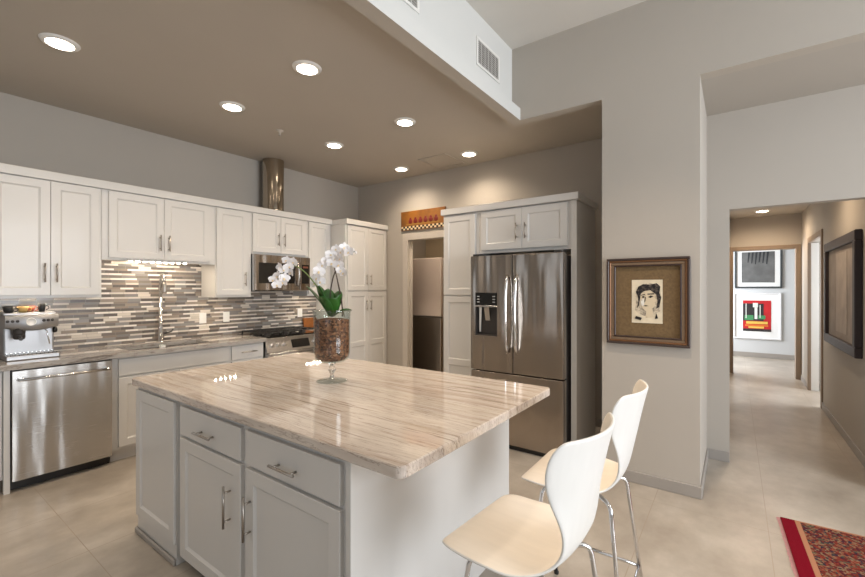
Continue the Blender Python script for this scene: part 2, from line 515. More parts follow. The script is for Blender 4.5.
# pantry doorway casing
b = MB()
b.box(DX0 - .085, DX0 + .01, BY - .018, BY + .10, 0, DZ - .01, .003)
b.box(DX1 - .01, DX1 + .085, BY - .018, BY + .10, 0, DZ - .01, .003)
b.box(DX0 - .085, DX1 + .085, BY - .018, BY + .10, DZ - .01, DZ + .085, .003)
b.box(DX0 + .01, DX0 + .025, BY + .03, BY + .07, 0, DZ - .01)
struct(b.build('trim_4', M['trimw']))
# baseboards
def base(name, *segs):
    b = MB()
    for s in segs: b.box(*s, .003)
    return struct(b.build(name, M['base']))
base('baseboard_pillar', (-.837, -.181, PY - .012, PY, 0, .085), (-.193, -.181, PY, PY2 - .012, 0, .085), (-.849, -.837, PY - .012, BY, 0, .085))
base('baseboard_passage', (-.193, HX0, PY2 - .012, PY2, 0, .085), (HX1, EX, PY2 - .012, PY2, 0, .085))
base('baseboard_back', (-1.5, -.849, BY - .012, BY, 0, .085))
base('baseboard_hall_right', (HX1 - .012, HX1, PY2, 6.80, 0, .085), (HX1 - .012, HX1, 8.0, HY - .018, 0, .085))
base('baseboard_end_room', (-3.1, 3.1, 11.088, 11.1, 0, .10))
base('baseboard_east', (EX - .012, EX, SY, PY2, 0, .085))
base('baseboard_south', (WX, EX, SY, SY + .012, 0, .085))
# ceiling hatch
b = MB()
hx0, hx1, hy0, hy1 = -3.12, -2.72, 3.98, 4.44
for s in ((hx0, hx1, hy0, hy0 + .022), (hx0, hx1, hy1 - .022, hy1), (hx0, hx0 + .022, hy0 + .022, hy1 - .022), (hx1 - .022, hx1, hy0 + .022, hy1 - .022)):
    b.box(*s, CZ - .008, CZ)
b.box(hx0 + .026, hx1 - .026, hy0 + .026, hy1 - .026, CZ - .004, CZ)
tag(b.build('access_hatch', M['ceil']), 'square taupe access hatch in the low kitchen ceiling', 'hatch')
# mosaic backsplash on the wall: one surface
b = MB(); b.box(WX, WX + .008, -1.6, 3.74, .914, 1.72)
struct(b.build('wall_left_tiles', M['mosaic']))

# ------------------------------------------------------------------ cabinetry helpers
def P(face, pl, u, d, z):
    """face '+x': u is y, plane x=pl, d outwards (+x). face '-y': u is x, plane y=pl, d outwards (-y)."""
    return (pl + d, u, z) if face == '+x' else (u, pl - d, z)
def shaker(face, pl, u0, u1, z0, z1, name, parent, rail=None, w=.058, rec=.009, t=.02, flatp=False, m=None):
    """door with raised frame, chamfer, recessed panel. pl = back plane of the door"""
    b = MB(); B = b.b
    def V(u, d, z): return B.verts.new(P(face, pl, u, d, z))
    e = .0018
    def rect(a0, a1, c0, c1, d): return [V(a0, d, c0), V(a1, d, c0), V(a1, d, c1), V(a0, d, c1)]
    back = rect(u0, u1, z0, z1, 0); r0 = rect(u0, u1, z0, z1, t - e); r1 = rect(u0 + e, u1 - e, z0 + e, z1 - e, t)
    def loop(a, c):
        for i in range(4): B.faces.new((a[i], a[(i + 1) % 4], c[(i + 1) % 4], c[i]))
    loop(back, r0); loop(r0, r1); B.faces.new(back[::-1])
    if flatp:
        B.faces.new(r1)
    else:
        # panel windows
        wins = [(z0 + w, z1 - w)] if rail is None else [(z0 + w, rail - w / 2), (rail + w / 2, z1 - w)]
        zs = [z0 + e] + [q for wn in wins for q in wn] + [z1 - e]
        def quad(a0, a1, c0, c1):
            B.faces.new(rect(a0, a1, c0, c1, t))
        quad(u0 + e, u0 + w, z0 + e, z1 - e); quad(u1 - w, u1 - e, z0 + e, z1 - e)
        for i in range(0, len(zs), 2): quad(u0 + w, u1 - w, zs[i], zs[i + 1])
        for (c0, c1) in wins:
            a = rect(u0 + w, u1 - w, c0, c1, t)
            p1 = rect(u0 + w + .003, u1 - w - .003, c0 + .003, c1 - .003, t - rec * .35)
            p2 = rect(u0 + w + .012, u1 - w - .012, c0 + .012, c1 - .012, t - rec)
            loop(a, p1); loop(p1, p2); B.faces.new(p2)
        bmesh.ops.remove_doubles(B, verts=B.verts, dist=1e-5)
    return b.build(name, m or M['cab'], parent)
def bar_handle(face, pl, u, z, L, vertical, parent, name='handle', off=.032, r=.0055):
    b = MB()
    if vertical:
        b.tube([P(face, pl, u, off, z - L / 2), P(face, pl, u, off, z + L / 2)], r, 10)
        for s in (-1, 1): b.tube([P(face, pl, u, -.0, z + s * L * .34), P(face, pl, u, off, z + s * L * .34)], r * .85, 8)
    else:
        b.tube([P(face, pl, u - L / 2, off, z), P(face, pl, u + L / 2, off, z)], r, 10)
        for s in (-1, 1): b.tube([P(face, pl, u + s * L * .34, 0, z), P(face, pl, u + s * L * .34, off, z)], r * .85, 8)
    return b.build(name, M['nickel'], parent)
def crown_strip(b, face, pl, u0, u1, z0, z1, depth_in, lip=.02):
    pass

# ------------------------------------------------------------------ upper cabinets on the left wall
UX = -4.43   # box front, doors stand 20 mm proud -> -4.41
def upper(name, label, y0, y1, z0, doors, handles, ztop=2.305):
    t = thing(name, label, 'cabinet', (WX, (y0 + y1) / 2, z0), 'white upper cabinets on the tiled wall')
    b = MB(); b.box(WX + .009, UX, y0 + .001, y1 - .001, z0 + .030, 2.312, .001)
    b.box(UX - .018, UX, y0 + .001, y1 - .001, z0, z0 + .030); b.box(WX + .009, UX - .018, y0 + .001, y0 + .019, z0, z0 + .030); b.box(WX + .009, UX - .018, y1 - .019, y1 - .001, z0, z0 + .030)
    b.build('body', M['cab'], t)
    for (a, c), hs in zip(doors, handles):
        d = shaker('+x', UX, a + .0015, c - .0015, z0 + .022, ztop, 'door', t)
        for (hu, hz) in hs:
            bar_handle('+x', UX + .02, hu, hz, .15, True, d)
    return t
upper('wall_cabinet', 'tall white two-door upper cabinet above the dishwasher', .50, 1.222, 1.375, [(.545, .888), (.888, 1.205)], [[(.85, 1.575)], [(.922, 1.575)]])
upper('wall_cabinet', 'short white two-door upper cabinet above the sink', 1.222, 2.193, 1.70, [(1.268, 1.703), (1.703, 2.135)], [[(1.665, 1.88)], [(1.742, 1.88)]])
upper('wall_cabinet', 'narrow white upper cabinet between sink and microwave', 2.193, 2.597, 1.355, [(2.20, 2.555)], [[(2.51, 1.555)]])
upper('wall_cabinet', 'low white two-door upper cabinet directly above the microwave', 2.597, 3.362, 1.845, [(2.605, 2.967), (2.967, 3.33)], [[(2.925, 2.03)], [(3.008, 2.03)]])
upper('wall_cabinet', 'narrow white upper cabinet right of the microwave in the corner', 3.362, 3.742, 1.355, [(3.372, 3.70)], [[(3.42, 1.555)]])
# cabinets further left, outside the frame, so that the row ends properly
upper('wall_cabinet', 'white upper cabinet at the far left end of the row', -.42, .50, 1.375, [(-.40, .04), (.04, .485)], [[(.0, 1.575)], [(.08, 1.575)]])
b = MB()
b.box(WX + .002, UX + .032, -.44, 3.745, 2.312, 2.382, .004)
tag(b.build('cornice', M['cab']), 'long white cornice running along the top of the upper cabinets', 'moulding')

# under-cabinet light over the sink
t = thing('under_cabinet_light', 'lit strip light under the short cabinet above the sink', 'light', (-4.52, 1.7, 1.70))
MB().box(-4.56, -4.48, 1.44, 1.96, 1.706, 1.7295, .002).build('housing', M['white'], t)
for k in range(9):
    MB().lathe((-4.52, 1.465 + k * .0585, 1.706), [(0, -.010), (.008, -.009), (.014, -.004), (.016, 0)], 16).build('lens', M['ledcool'], t)
def led_strip(label, y0, y1, z, p, x=-4.49):
    z += .018
    ym = (y0 + y1) / 2
    t = thing('under_cabinet_light', label, 'light', (x, ym, z), 'short strip lights under the upper cabinets')
    MB().box(x - .03, x + .03, y0, y1, z - .014, z - .0005, .002).build('housing', M['white'], t)
    for k in range(5):
        y = y0 + (y1 - y0) * (k + .5) / 5
        MB().lathe((x, y, z - .014), [(0, -.004), (.010, -.004), (.012, 0)], 14).build('lens', M['ledcool'], t)
led_strip('lit strip light under the tall upper cabinet by the espresso machine', .68, .96, 1.375, 1.6)
led_strip('lit strip light under the narrow cabinet between sink and microwave', 2.20, 2.47, 1.355, 1.6)
led_strip('lit strip light under the corner cabinet right of the microwave', 3.38, 3.64, 1.355, 1.6)

# tall pantry cabinet in the corner
TX = -4.15
t = thing('pantry_cabinet', 'tall white four-door pantry cabinet in the kitchen corner', 'cabinet', (WX, 4.15, 0))
MB().box(WX + .002, TX, 3.75, 4.549, .0, 2.30, .001).build('body', M['cab'], t)
for (a, c, hu) in ((3.775, 4.155, 4.115), (4.155, 4.535, 4.195)):
    d = shaker('+x', TX, a + .0015, c - .0015, 1.425, 2.295, 'door', t); bar_handle('+x', TX + .02, hu, 1.57, .15, True, d)
    d = shaker('+x', TX, a + .0015, c - .0015, .12, 1.405, 'door', t, rail=.70); bar_handle('+x', TX + .02, hu, 1.22, .15, True, d)
MB().box(WX + .002, TX + .04, 3.742, 4.549, 2.302, 2.372, .004).build('cornice', M['cab'], t)

# ------------------------------------------------------------------ base cabinets on the left wall
BX = -4.17   # box front; door fronts at -4.15
t = thing('base_cabinet', 'white base cabinet left of the dishwasher, only its end in view', 'cabinet', (WX, .2, 0), 'white base cabinets under the wall counter')
MB().box(WX + .002, BX, -1.6, .612, .10, .872, .001).build('body', M['cab'], t)
MB().box(BX, -4.14, .585, .618, 0, .872, .001).build('end_panel', M['cab'], t)
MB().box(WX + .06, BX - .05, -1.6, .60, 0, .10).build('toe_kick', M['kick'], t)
for a, c in ((-.5, .03), (.03, .58)):
    d = shaker('+x', BX, a + .002, c - .002, .13, .68, 'door', t); bar_handle('+x', BX + .02, c - .05, .60, .15, True, d)
    d = shaker('+x', BX, a + .002, c - .002, .69, .86, 'drawer', t, flatp=True); bar_handle('+x', BX + .02, (a + c) / 2, .775, .15, False, d)

t = thing('base_cabinet', 'white sink base cabinet right of the dishwasher', 'cabinet', (WX, 1.72, 0), 'white base cabinets under the wall counter')
b = MB(); b.box(WX + .002, WX + .02, 1.222, 2.215, .10, .872); b.box(WX + .02, BX, 1.222, 1.24, .10, .872); b.box(WX + .02, BX, 2.197, 2.215, .10, .872); b.box(WX + .02, BX, 1.24, 2.197, .10, .12); b.box(BX - .018, BX, 1.24, 2.197, .12, .872)
b.build('body', M['cab'], t)
MB().box(WX + .06, BX - .05, 1.222, 2.215, 0, .10).build('toe_kick', M['cab'], t)
shaker('+x', BX, 1.262, 2.195, .718, .858, 'false_drawer_front', t, flatp=True)
for a, c, h in ((1.262, 1.727, 1.68), (1.73, 2.195, 1.78)):
    d = shaker('+x', BX, a, c, .125, .703, 'door', t); bar_handle('+x', BX + .02, h, .60, .15, True, d)
t = thing('base_cabinet', 'narrow white drawer base cabinet left of the range', 'cabinet', (WX, 2.4, 0), 'white base cabinets under the wall counter')
MB().box(WX + .002, BX, 2.216, 2.585, .10, .872, .001).build('body', M['cab'], t)
MB().box(WX + .06, BX - .05, 2.216, 2.585, 0, .10).build('toe_kick', M['cab'], t)
for z0, z1 in ((.718, .858), (.425, .703), (.125, .41)):
    d = shaker('+x', BX, 2.226, 2.575, z0, z1, 'drawer', t, flatp=True); bar_handle('+x', BX + .02, 2.40, (z0 + z1) / 2, .17, False, d)
t = thing('base_cabinet', 'narrow white base cabinet between range and corner pantry', 'cabinet', (WX, 3.55, 0), 'white base cabinets under the wall counter')
MB().box(WX + .002, BX, 3.368, 3.748, .10, .872, .001).build('body', M['cab'], t)
d = shaker('+x', BX, 3.378, 3.738, .125, .858, 'door', t); bar_handle('+x', BX + .02, 3.42, .7, .15, True, d)
MB().box(WX + .06, BX - .05, 3.368, 3.748, 0, .10).build('toe_kick', M['cab'], t)

# worktop with sink cutout
SX0, SX1, SY0, SY1 = -4.60, -4.22, 1.36, 2.08
b = MB()
CXF = -4.11
b.box(WX + .008, CXF, -1.62, SY0, .873, .914, .003)
b.box(WX + .008, SX0, SY0, SY1, .873, .914); b.box(SX1, CXF, SY0, SY1, .873, .914)
b.box(WX + .008, CXF, SY1, 2.590, .873, .914, .003)
tag(b.build('worktop', M['stone2']), 'long polished stone worktop under the mosaic wall, with the sink', 'worktop')
tag(MB().box(WX + .008, CXF, 3.362, 3.748, .873, .914, .003).build('worktop', M['stone2']), 'short stone worktop between the range and the corner pantry', 'worktop')
# sink
t = thing('sink', 'stainless double bowl sink set under the stone worktop', 'sink', ((SX0 + SX1) / 2, (SY0 + SY1) / 2, .68))
b = MB()
for (a, c) in ((SY0 - .004, 1.76), (1.78, SY1 + .004)):
    x0, x1 = SX0 - .004, SX1 + .004
    b.box(x0, x1, a, c, .68, .685)
    b.box(x0 - .003, x0, a, c, .685, .872); b.box(x1, x1 + .003, a, c, .685, .872)
    b.box(x0, x1, a - .003, a, .685, .872); b.box(x0, x1, c, c + .003, .685, .872)
b.box(SX0, SX1, 1.76, 1.78, .85, .872)
b.build('bowl', M['steel_plain'], t)
for y in (1.56, 1.93): MB().lathe((-4.41, y, .685), [(0, .001), (.04, .001), (.045, .004), (.045, 0)], 20).build('drain', M['chrome'], t)
t = thing('block', 'small white sponge standing in for a reflection at the left edge of the sink', 'block', (-4.235, 1.60, .914))  # white block added in place of a reflection by the sink
MB().box(-4.215, -4.175, 1.585, 1.625, .9145, .935, .004, seg=2).build('lower_block', M['white'], t)
MB().box(-4.215, -4.175, 1.585, 1.625, .9352, .940, .001).build('upper_slab', flat('pale_grey', 190, 196, 190), t)
# faucet
t = thing('faucet', 'tall chrome faucet standing behind the sink', 'faucet', (-4.655, 1.765, .914))
fx, fy = -4.655, 1.765
MB().lathe((fx, fy, .914), [(0, 0), (.028, 0), (.028, .006), (.022, .012), (.021, .15), (.0155, .16), (.0155, .50), (0, .50)], 20).build('body', M['chrome'], t)
pts = [(fx, fy, 1.40)] + [(fx + .045 - .045 * math.cos(a), fy, 1.545 + .045 * math.sin(a)) for a in [R(q) for q in range(0, 181, 20)]] + [(fx + .09, fy, 1.50)]
MB().tube(pts, .0125, 12).build('spout', M['chrome'], t)
MB().lathe((fx + .09, fy, 1.40), [(0, 0), (.017, 0), (.020, .02), (.018, .10), (.013, .11)], 16).build('spray_head', M['nickel'], t)
b = MB(); b.tube([(fx, fy, 1.0), (fx, fy + .055, 1.0)], .012, 12); b.tube([(fx, fy + .05, 1.0), (fx + .01, fy + .095, 1.012), (fx + .012, fy + .11, 1.04)], .007, 10)
b.build('lever', M['darkgrey'], t)
# outlets
for y, lab in ((2.209, 'white wall outlet on the mosaic nearest the sink'), (2.470, 'white wall outlet on the mosaic just left of the range'), (3.470, 'white wall outlet on the mosaic right of the range')):
    t = thing('outlet', lab, 'outlet', (WX + .008, y, 1.125), 'white outlets on the mosaic backsplash')
    MB().box(WX + .0085, WX + .014, y - .037, y + .037, 1.067, 1.183, .002).build('cover_plate', M['white'], t)
    b = MB()
    for z in (1.103, 1.147): b.box(WX + .014, WX + .016, y - .017, y + .017, z - .015, z + .015, .001)
    b.build('socket', M['white'], t)

# dishwasher
t = thing('dishwasher', 'stainless steel dishwasher with bar handle under the worktop', 'dishwasher', (WX + .3, .917, 0))
MB().box(WX + .06, -4.165, .628, 1.208, .10, .868).build('tub', M['darkgrey'], t)
d = MB().box(-4.164, -4.128, .626, 1.210, .078, .862, .003, seg=2).build('door', M['steel_dw'], t)
b = MB(); b.tube([(-4.085, .655, .80), (-4.085, 1.185, .80)], .0095, 12)
for y in (.668, 1.172): b.box(-4.128, -4.078, y - .009, y + .009, .791, .809, .002)
b.build('handle', M['steel_plain'], d)
MB().box(-4.22, -4.195, .628, 1.208, .004, .098).build('kick_plate', M['black'], t)

# range
RX = -4.115
t = thing('range', 'stainless gas range with black grates and front controls', 'range', (-4.42, 2.977, 0))
ry0, ry1 = 2.597, 3.357
MB().box(WX + .012, RX - .03, ry0, ry1, .0, .90, .002).build('body', M['steel_plain'], t)
d = MB().box(RX - .029, RX + .012, ry0 + .004, ry1 - .004, .20, .735, .004).build('oven_door', M['steel_plain'], t)
MB().box(RX + .0125, RX + .0145, ry0 + .12, ry1 - .12, .32, .60, .001).build('window', M['blackglass'], d)
b = MB(); b.tube([(RX + .06, ry0 + .04, .705), (RX + .06, ry1 - .04, .705)], .012, 12)
for y in (ry0 + .07, ry1 - .07): b.box(RX + .012, RX + .06, y - .01, y + .01, .695, .715, .002)
b.build('handle', M['steel_plain'], d)
MB().box(RX - .029, RX + .012, ry0 + .004, ry1 - .004, .03, .19, .004).build('drawer', M['steel_plain'], t)
b = MB()  # slanted control panel
b.quadbox([(RX - .05, ry0, .90), (RX + .012, ry0, .745), (RX - .03, ry0, .745), (RX - .09, ry0, .90)], (0, ry1 - ry0, 0))
cp = b.build('control_panel', M['steel_plain'], t)
nrm = Vector((.155, 0, .062)).normalized()
def on_panel(y, s, o=0):
    p = Vector((RX + .012, y, .745)).lerp(Vector((RX - .05, y, .90)), s) + nrm * o
    return p
for y in (2.67, 2.75, 2.83, 3.24, 3.31):
    b = MB(); b.tube([on_panel(y, .5, .001), on_panel(y, .5, .008), on_panel(y, .5, .0081), on_panel(y, .5, .035)], [.026, .026, .019, .017], 18)
    b.build('knob', M['steel_plain'], cp)
b = MB(); b.quadbox([on_panel(2.92, .15, .001), on_panel(3.16, .15, .001), on_panel(3.16, .85, .001), on_panel(2.92, .85, .001)], nrm * .003)
b.build('display', M['blackglass'], cp)
MB().box(WX + .012, RX - .05, ry0, ry1, .901, .915, .003).build('cooktop', M['blackglass'], t)
for k in range(3):
    gy0 = ry0 + .02 + k * .242; gy1 = gy0 + .232
    gx0, gx1 = WX + .07, RX - .08
    b = MB()
    zt = .958
    for (x0, x1, y0_, y1_) in ((gx0, gx1, gy0, gy0 + .014), (gx0, gx1, gy1 - .014, gy1), (gx0, gx0 + .014, gy0, gy1), (gx1 - .014, gx1, gy0, gy1), ((gx0 + gx1) / 2 - .007, (gx0 + gx1) / 2 + .007, gy0, gy1)):
        b.box(x0, x1, y0_, y1_, zt - .014, zt, .003)
    for cx in (gx0 + .14, gx1 - .14):
        b.box(cx - .007, cx + .007, gy0, gy1, zt - .010, zt + .004, .002)
        b.box(cx - .09, cx + .09, (gy0 + gy1) / 2 - .007, (gy0 + gy1) / 2 + .007, zt - .010, zt + .004, .002)
    for x in (gx0 + .007, gx1 - .007):
        for y in (gy0 + .007, gy1 - .007): b.box(x - .007, x + .007, y - .007, y + .007, .9155, zt - .01)
    b.build('grate', M['iron'], t)
for x in (WX + .21, RX - .22):
    for y in (ry0 + .135, ry0 + .38, ry0 + .62):
        MB().lathe((x, y, .9155), [(0, .016), (.03, .016), (.034, .010), (.034, .006), (.045, .005), (.045, 0)], 18).build('burner', M['iron'], t)

# microwave
MXF = -4.365
t = thing('microwave', 'stainless over-the-range microwave with black glass window', 'microwave', (-4.55, 2.98, 1.42))
my0, my1, mz0, mz1 = 2.603, 3.357, 1.425, 1.842
MB().box(WX + .01, MXF - .03, my0, my1, mz0, mz1, .003).build('body', M['steel_plain'], t)
d = MB().box(MXF - .029, MXF, my0, 3.205, mz0 + .004, mz1 - .004, .004).build('door', M['steel'], t)
MB().box(MXF + .0003, MXF + .003, my0 + .05, 3.13, mz0 + .085, mz1 - .095, .001).build('window', M['blackglass'], d)
b = MB()
pts = [(MXF + .012 + .03 * math.sin(math.pi * k / 10), 3.165, mz0 + .05 + (mz1 - mz0 - .10) * k / 10) for k in range(11)]
b.tube(pts, .010, 10); b.build('handle', M['steel_plain'], d)
cpn = MB().box(MXF - .029, MXF, 3.209, my1, mz0 + .004, mz1 - .004, .004).build('control_panel', M['steel'], t)
MB().box(MXF + .0003, MXF + .003, 3.23, my1 - .02, mz0 + .085, mz1 - .095, .001).build('keypad', M['blackglass'], cpn)
MB().box(MXF + .0032, MXF + .004, 3.245, my1 - .035, mz1 - .14, mz1 - .115).build('display', flat('clock_display', 110, 60, 40), cpn)

# vent duct
t = thing('vent_duct', 'round shiny metal vent duct rising above the microwave cabinet to the ceiling', 'duct', (-4.58, 2.975, 2.384))
MB().lathe((-4.58, 2.975, 2.384), [(.125, 0), (.125, CZ - 2.386)], 40).build('pipe', M['ducts'], t)
MB().lathe((-4.58, 2.975, 2.384), [(.126, .005), (.130, .01), (.130, .02), (.126, .025)], 40).build('joint_ring', M['ducts'], t)

# amber cutting board behind the range
t = thing('cutting_board', 'amber wooden board leaning on the mosaic right of the range', 'cutting board', (-4.68, 3.60, .915))
b = MB(); b.quadbox([(-4.69, 3.50, .9155), (-4.69, 3.72, .9155), (-4.712, 3.72, 1.05), (-4.712, 3.50, 1.05)], (.016, 0, .002)); b.build('board', M['amber'], t)

# ------------------------------------------------------------------ coffee machine and cups
cx0, cx1, cy0, cy1 = -4.62, -4.31, .622, .922
t = thing('espresso_machine', 'stainless espresso machine with cups on top beside the mosaic', 'espresso machine', (-4.46, .755, .914))
b = MB()
b.box(cx0, cx0 + .17, cy0 + .005, cy1 - .005, .932, 1.255, .012, seg=2)
b.box(cx0, cx0 + .20, cy0, cy1, 1.235, 1.265, .008, seg=2)
b.build('body', M['steel_coffee'], t)
b = MB()  # bowed head with front panel
n = 9
pr_ = []
for k in range(n):
    y = cy0 + (cy1 - cy0) * k / (n - 1)
    q = math.sin(math.pi * k / (n - 1))
    pr_.append((y, cx1 - .035 + .035 * q, 1.152 - .022 * q))
top = [[(cx0 + .16, y, 1.250) for y, x, z in pr_], [(x - .012, y, 1.250) for y, x, z in pr_], [(x, y, 1.238) for y, x, z in pr_], [(x, y, z + .012) for y, x, z in pr_], [(x - .012, y, z) for y, x, z in pr_], [(cx0 + .16, y, z) for y, x, z in pr_], [(cx0 + .16, y, 1.250) for y, x, z in pr_]]
b.grid(top)
for k in (0, n - 1):
    vs = [b.b.verts.new(r[k]) for r in top[:-1]]; b.b.faces.new(vs)
hd = b.build('head', M['steel_coffee'], t)
for y, r_ in ((.635, .010), (.66, .010), (.685, .010), (.83, .011), (.856, .011), (.882, .010)):
    q = math.sin(math.pi * (y - cy0) / (cy1 - cy0)); x = cx1 - .035 + .035 * q
    MB().lathe((x - .001, y, 1.205), [(r_, 0), (r_, .004), (0, .005)], 14, 'x').build('button', M['darkgrey'], hd)
MB().lathe((cx1 - .002, .757, 1.198), [(.030, 0), (.030, .005), (.026, .007), (.025, .004), (0, .004)], 24, 'x').build('gauge', M['white'], hd)
MB().lathe((-4.36, .70, 1.098), [(0, 0), (.032, 0), (.035, .02), (.035, .045), (.04, .055)], 24).build('group_head', M['darkgrey'], t)
b = MB(); b.lathe((-4.36, .70, 1.066), [(0, 0), (.028, .002), (.034, .012), (.034, .035)], 24); b.tube([(-4.33, .70, 1.085), (-4.24, .69, 1.078)], [.009, .013], 12); b.build('portafilter', M['darkgrey'], t)
b = MB(); b.tube([(-4.36, .83, 1.16), (-4.34, .85, 1.12), (-4.325, .865, 1.02)], .005, 8); b.build('steam_wand', M['chrome'], t)
MB().lathe((-4.42, .905, 1.12), [(.022, 0), (.024, .004), (.020, .022), (0, .022)], 16, 'y').build('steam_dial', M['black'], t)
b = MB(); b.box(cx0, cx1 + .005, cy0, cy1, .9145, .950, .006, seg=2); b.build('drip_tray', M['steel_coffee'], t)
b = MB()
for k in range(12): b.box(-4.44, cx1, cy0 + .02 + k * .0235, cy0 + .026 + k * .0235, .9505, .956)
b.box(cx1 - .004, cx1, cy0 + .012, cy1 - .012, .9505, .957); b.box(-4.445, -4.44, cy0 + .012, cy1 - .012, .9505, .957)
b.build('drip_grille', M['chrome'], t)
def cup(label, x, y, r, h, m, rim=None):
    t = thing('cup', label, 'cup', (x, y, 1.2655))
    MB().lathe((x, y, 1.2655), [(0, 0), (r * .6, 0), (r * .85, h * .35), (r, h), (r - .003, h), (r * .8, h * .35), (0, .005)], 20).build('bowl', m, t)
    b = MB(); b.tube([(x, y + r * .9 + .02 * math.sin(R(a)), 1.2655 + h * .5 + .016 * math.cos(R(a))) for a in range(0, 181, 30)], .003, 6); b.build('handle', m, t)
cup('low black cup standing leftmost on the espresso machine', -4.44, .655, .036, .05, M['black'])
cup('gold and orange cup in the middle on top of the espresso machine', -4.46, .735, .034, .045, flat('gold_glaze', 214, 176, 110))
cup('red cup between the dark cups on the espresso machine', -4.53, .79, .030, .045, flat('red_glaze', 160, 70, 50))
cup('tall dark cup standing rightmost on the espresso machine', -4.46, .845, .026, .065, M['black'])

# ------------------------------------------------------------------ island
IX0, IX1, IY0, IY1 = -2.875, -1.045, .985, 2.17
t = thing('kitchen_island', 'white kitchen island with drawers, doors and a plain end panel', 'kitchen island', (-2.0, 1.58, 0))
b = MB()
b.box(IX0, -2.362, IY0 - .015, IY1, 0, .872, .001)
b.box(-2.362, IX1 - .0, IY0, IY1, .07, .872, .001)
b.box(-2.362, IX1 - .02, IY0 + .075, IY1, 0, .07)
b.build('body', M['cab'], t)
MB().box(IX1 - .02, IX1 + .004, IY0 - .02, IY1 + .004, 0, .872, .001).build('end_panel', M['cab'], t)
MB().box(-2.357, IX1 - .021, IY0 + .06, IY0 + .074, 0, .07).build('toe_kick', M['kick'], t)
shaker('-y', IY0 - .016, IX0 + .01, -2.362, .115, .855, 'fixed_panel', t, t=.014)
b = MB(); b.box(IX0 - .012, -2.362, IY0 - .030, IY0 - .016, 0, .034, .006); b.box(IX0 - .013, IX0 - .001, IY0 - .030, IY1, 0, .034, .006)
b.build('base_moulding', M['base'], t)
for (a, c, hx) in ((-2.312, -1.732, 0), (-1.690, -1.095, 0)):
    hx = c - .082 if a < -2 else a + .038
    d = shaker('-y', IY0, a, c, .70, .845, 'drawer', t, flatp=True); bar_handle('-y', IY0 - .02, (a + c) / 2 - .0, .758, .158, False, d)
    d = shaker('-y', IY0, a, c, .072, .684, 'door', t); bar_handle('-y', IY0 - .02, hx, .488, .185, True, d)
# island top with rounded corners
def rounded(x0, x1, y0, y1, r, seg=6):
    pts = []
    for (cx, cy, a0) in ((x1 - r, y0 + r, -90), (x1 - r, y1 - r, 0), (x0 + r, y1 - r, 90), (x0 + r, y0 + r, 180)):
        for k in range(seg + 1):
            a = R(a0 + 90 * k / seg); pts.append((cx + r * math.cos(a), cy + r * math.sin(a)))
    return pts
def slab(name, x0, x1, y0, y1, z0, z1, r, m, parent=None, e=.004):
    b = MB(); o = rounded(x0, x1, y0, y1, r); i_ = rounded(x0 + e, x1 - e, y0 + e, y1 - e, r - e)
    L = [[b.b.verts.new((x, y, z)) for x, y in pts] for pts, z in ((i_, z0), (o, z0 + e), (o, z1 - e), (i_, z1))]
    for A, C in zip(L, L[1:]):
        for k in range(len(A)): b.b.faces.new((A[k], A[(k + 1) % len(A)], C[(k + 1) % len(A)], C[k]))
    b.b.faces.new(L[0][::-1]); b.b.faces.new(L[-1])
    return b.build(name, m, parent)
tag(slab('island_worktop', -2.930, -.803, .948, 2.20, .873, .914, .03, M['stone']), 'big polished beige veined stone slab on top of the island', 'worktop')

# ------------------------------------------------------------------ glass urn with bark, orchid
vx, vy, vz = -1.887, 1.604, .9145
t = thing('glass_vase', 'footed clear glass vase on the island worktop', 'vase', (vx, vy, vz))
MB().lathe((vx, vy, vz), [(0, .0168), (.018, .0168), (.012, .022), (.010, .04), (.014, .052), (.022, .062), (.022, .070), (.013, .082), (.012, .095), (.024, .106), (0, .106)], 32).build('stem', M['glass'], t)
MB().lathe((vx, vy, vz), [(0, .107), (.03, .108), (.075, .115),
    (.096, .135), (.103, .17), (.104, .36), (.106, .395), (.114, .412), (.1125, .4135), (.103, .398), (.1000, .36), (.099, .17), (.092, .139), (.073, .120), (0, .118)], 48).build('bowl', M['thinglass'], t)
MB().lathe((vx, vy, vz), [(0, 0), (.085, 0), (.088, .003), (.080, .006), (.03, .010), (.0115, .0165), (0, .0165)], 48).build('foot', M['thinglass'], t)
b = MB()
prof = [(0, .122), (.071, .1235), (.0905, .142), (.0975, .172), (.098, .30), (.097, .355), (.06, .362), (0, .366)]
b.lathe((vx, vy, vz), prof, 40)
tag(b.build('orchid_bark', M['bark']), 'brown bark chips filling the glass vase', 'bark', kind='stuff')
# orchid
t = thing('orchid', 'white phalaenopsis orchid growing out of the bark in the glass vase', 'orchid', (vx, vy, vz + .36))
cr = Vector((math.cos(R(36)), math.sin(R(36)), 0))   # to the right as seen from the kitchen door side
cf = Vector((-math.sin(R(36)), math.cos(R(36)), 0))
O = Vector((vx, vy, vz + .372))
def leaf(az, L, lift, wd, droop, name='leaf'):
    d = Vector((math.cos(az), math.sin(az), 0)); s_ = Vector((-d.y, d.x, 0))
    rows = []
    n = 10
    for k in range(n + 1):
        q = k / n
        p = O + d * (L * q * math.cos(lift) + .01) + Vector((0, 0, L * (q * math.sin(lift)) - droop * q * q * L))
        wdt = wd * (math.sin(math.pi * min(1, q * .93 + .07)) ** .6) if q < 1 else .0015
        rows.append([p + s_ * (wdt * u) + Vector((0, 0, abs(u) * wdt * .35)) for u in (-1, -.5, 0, .5, 1)])
    b = MB(); b.grid(rows)
    o = b.build(name, M['leaf'], t, fix=False)
    sm = o.modifiers.new('thick', 'SOLIDIFY'); sm.thickness = .003
    return o
A0 = R(36)
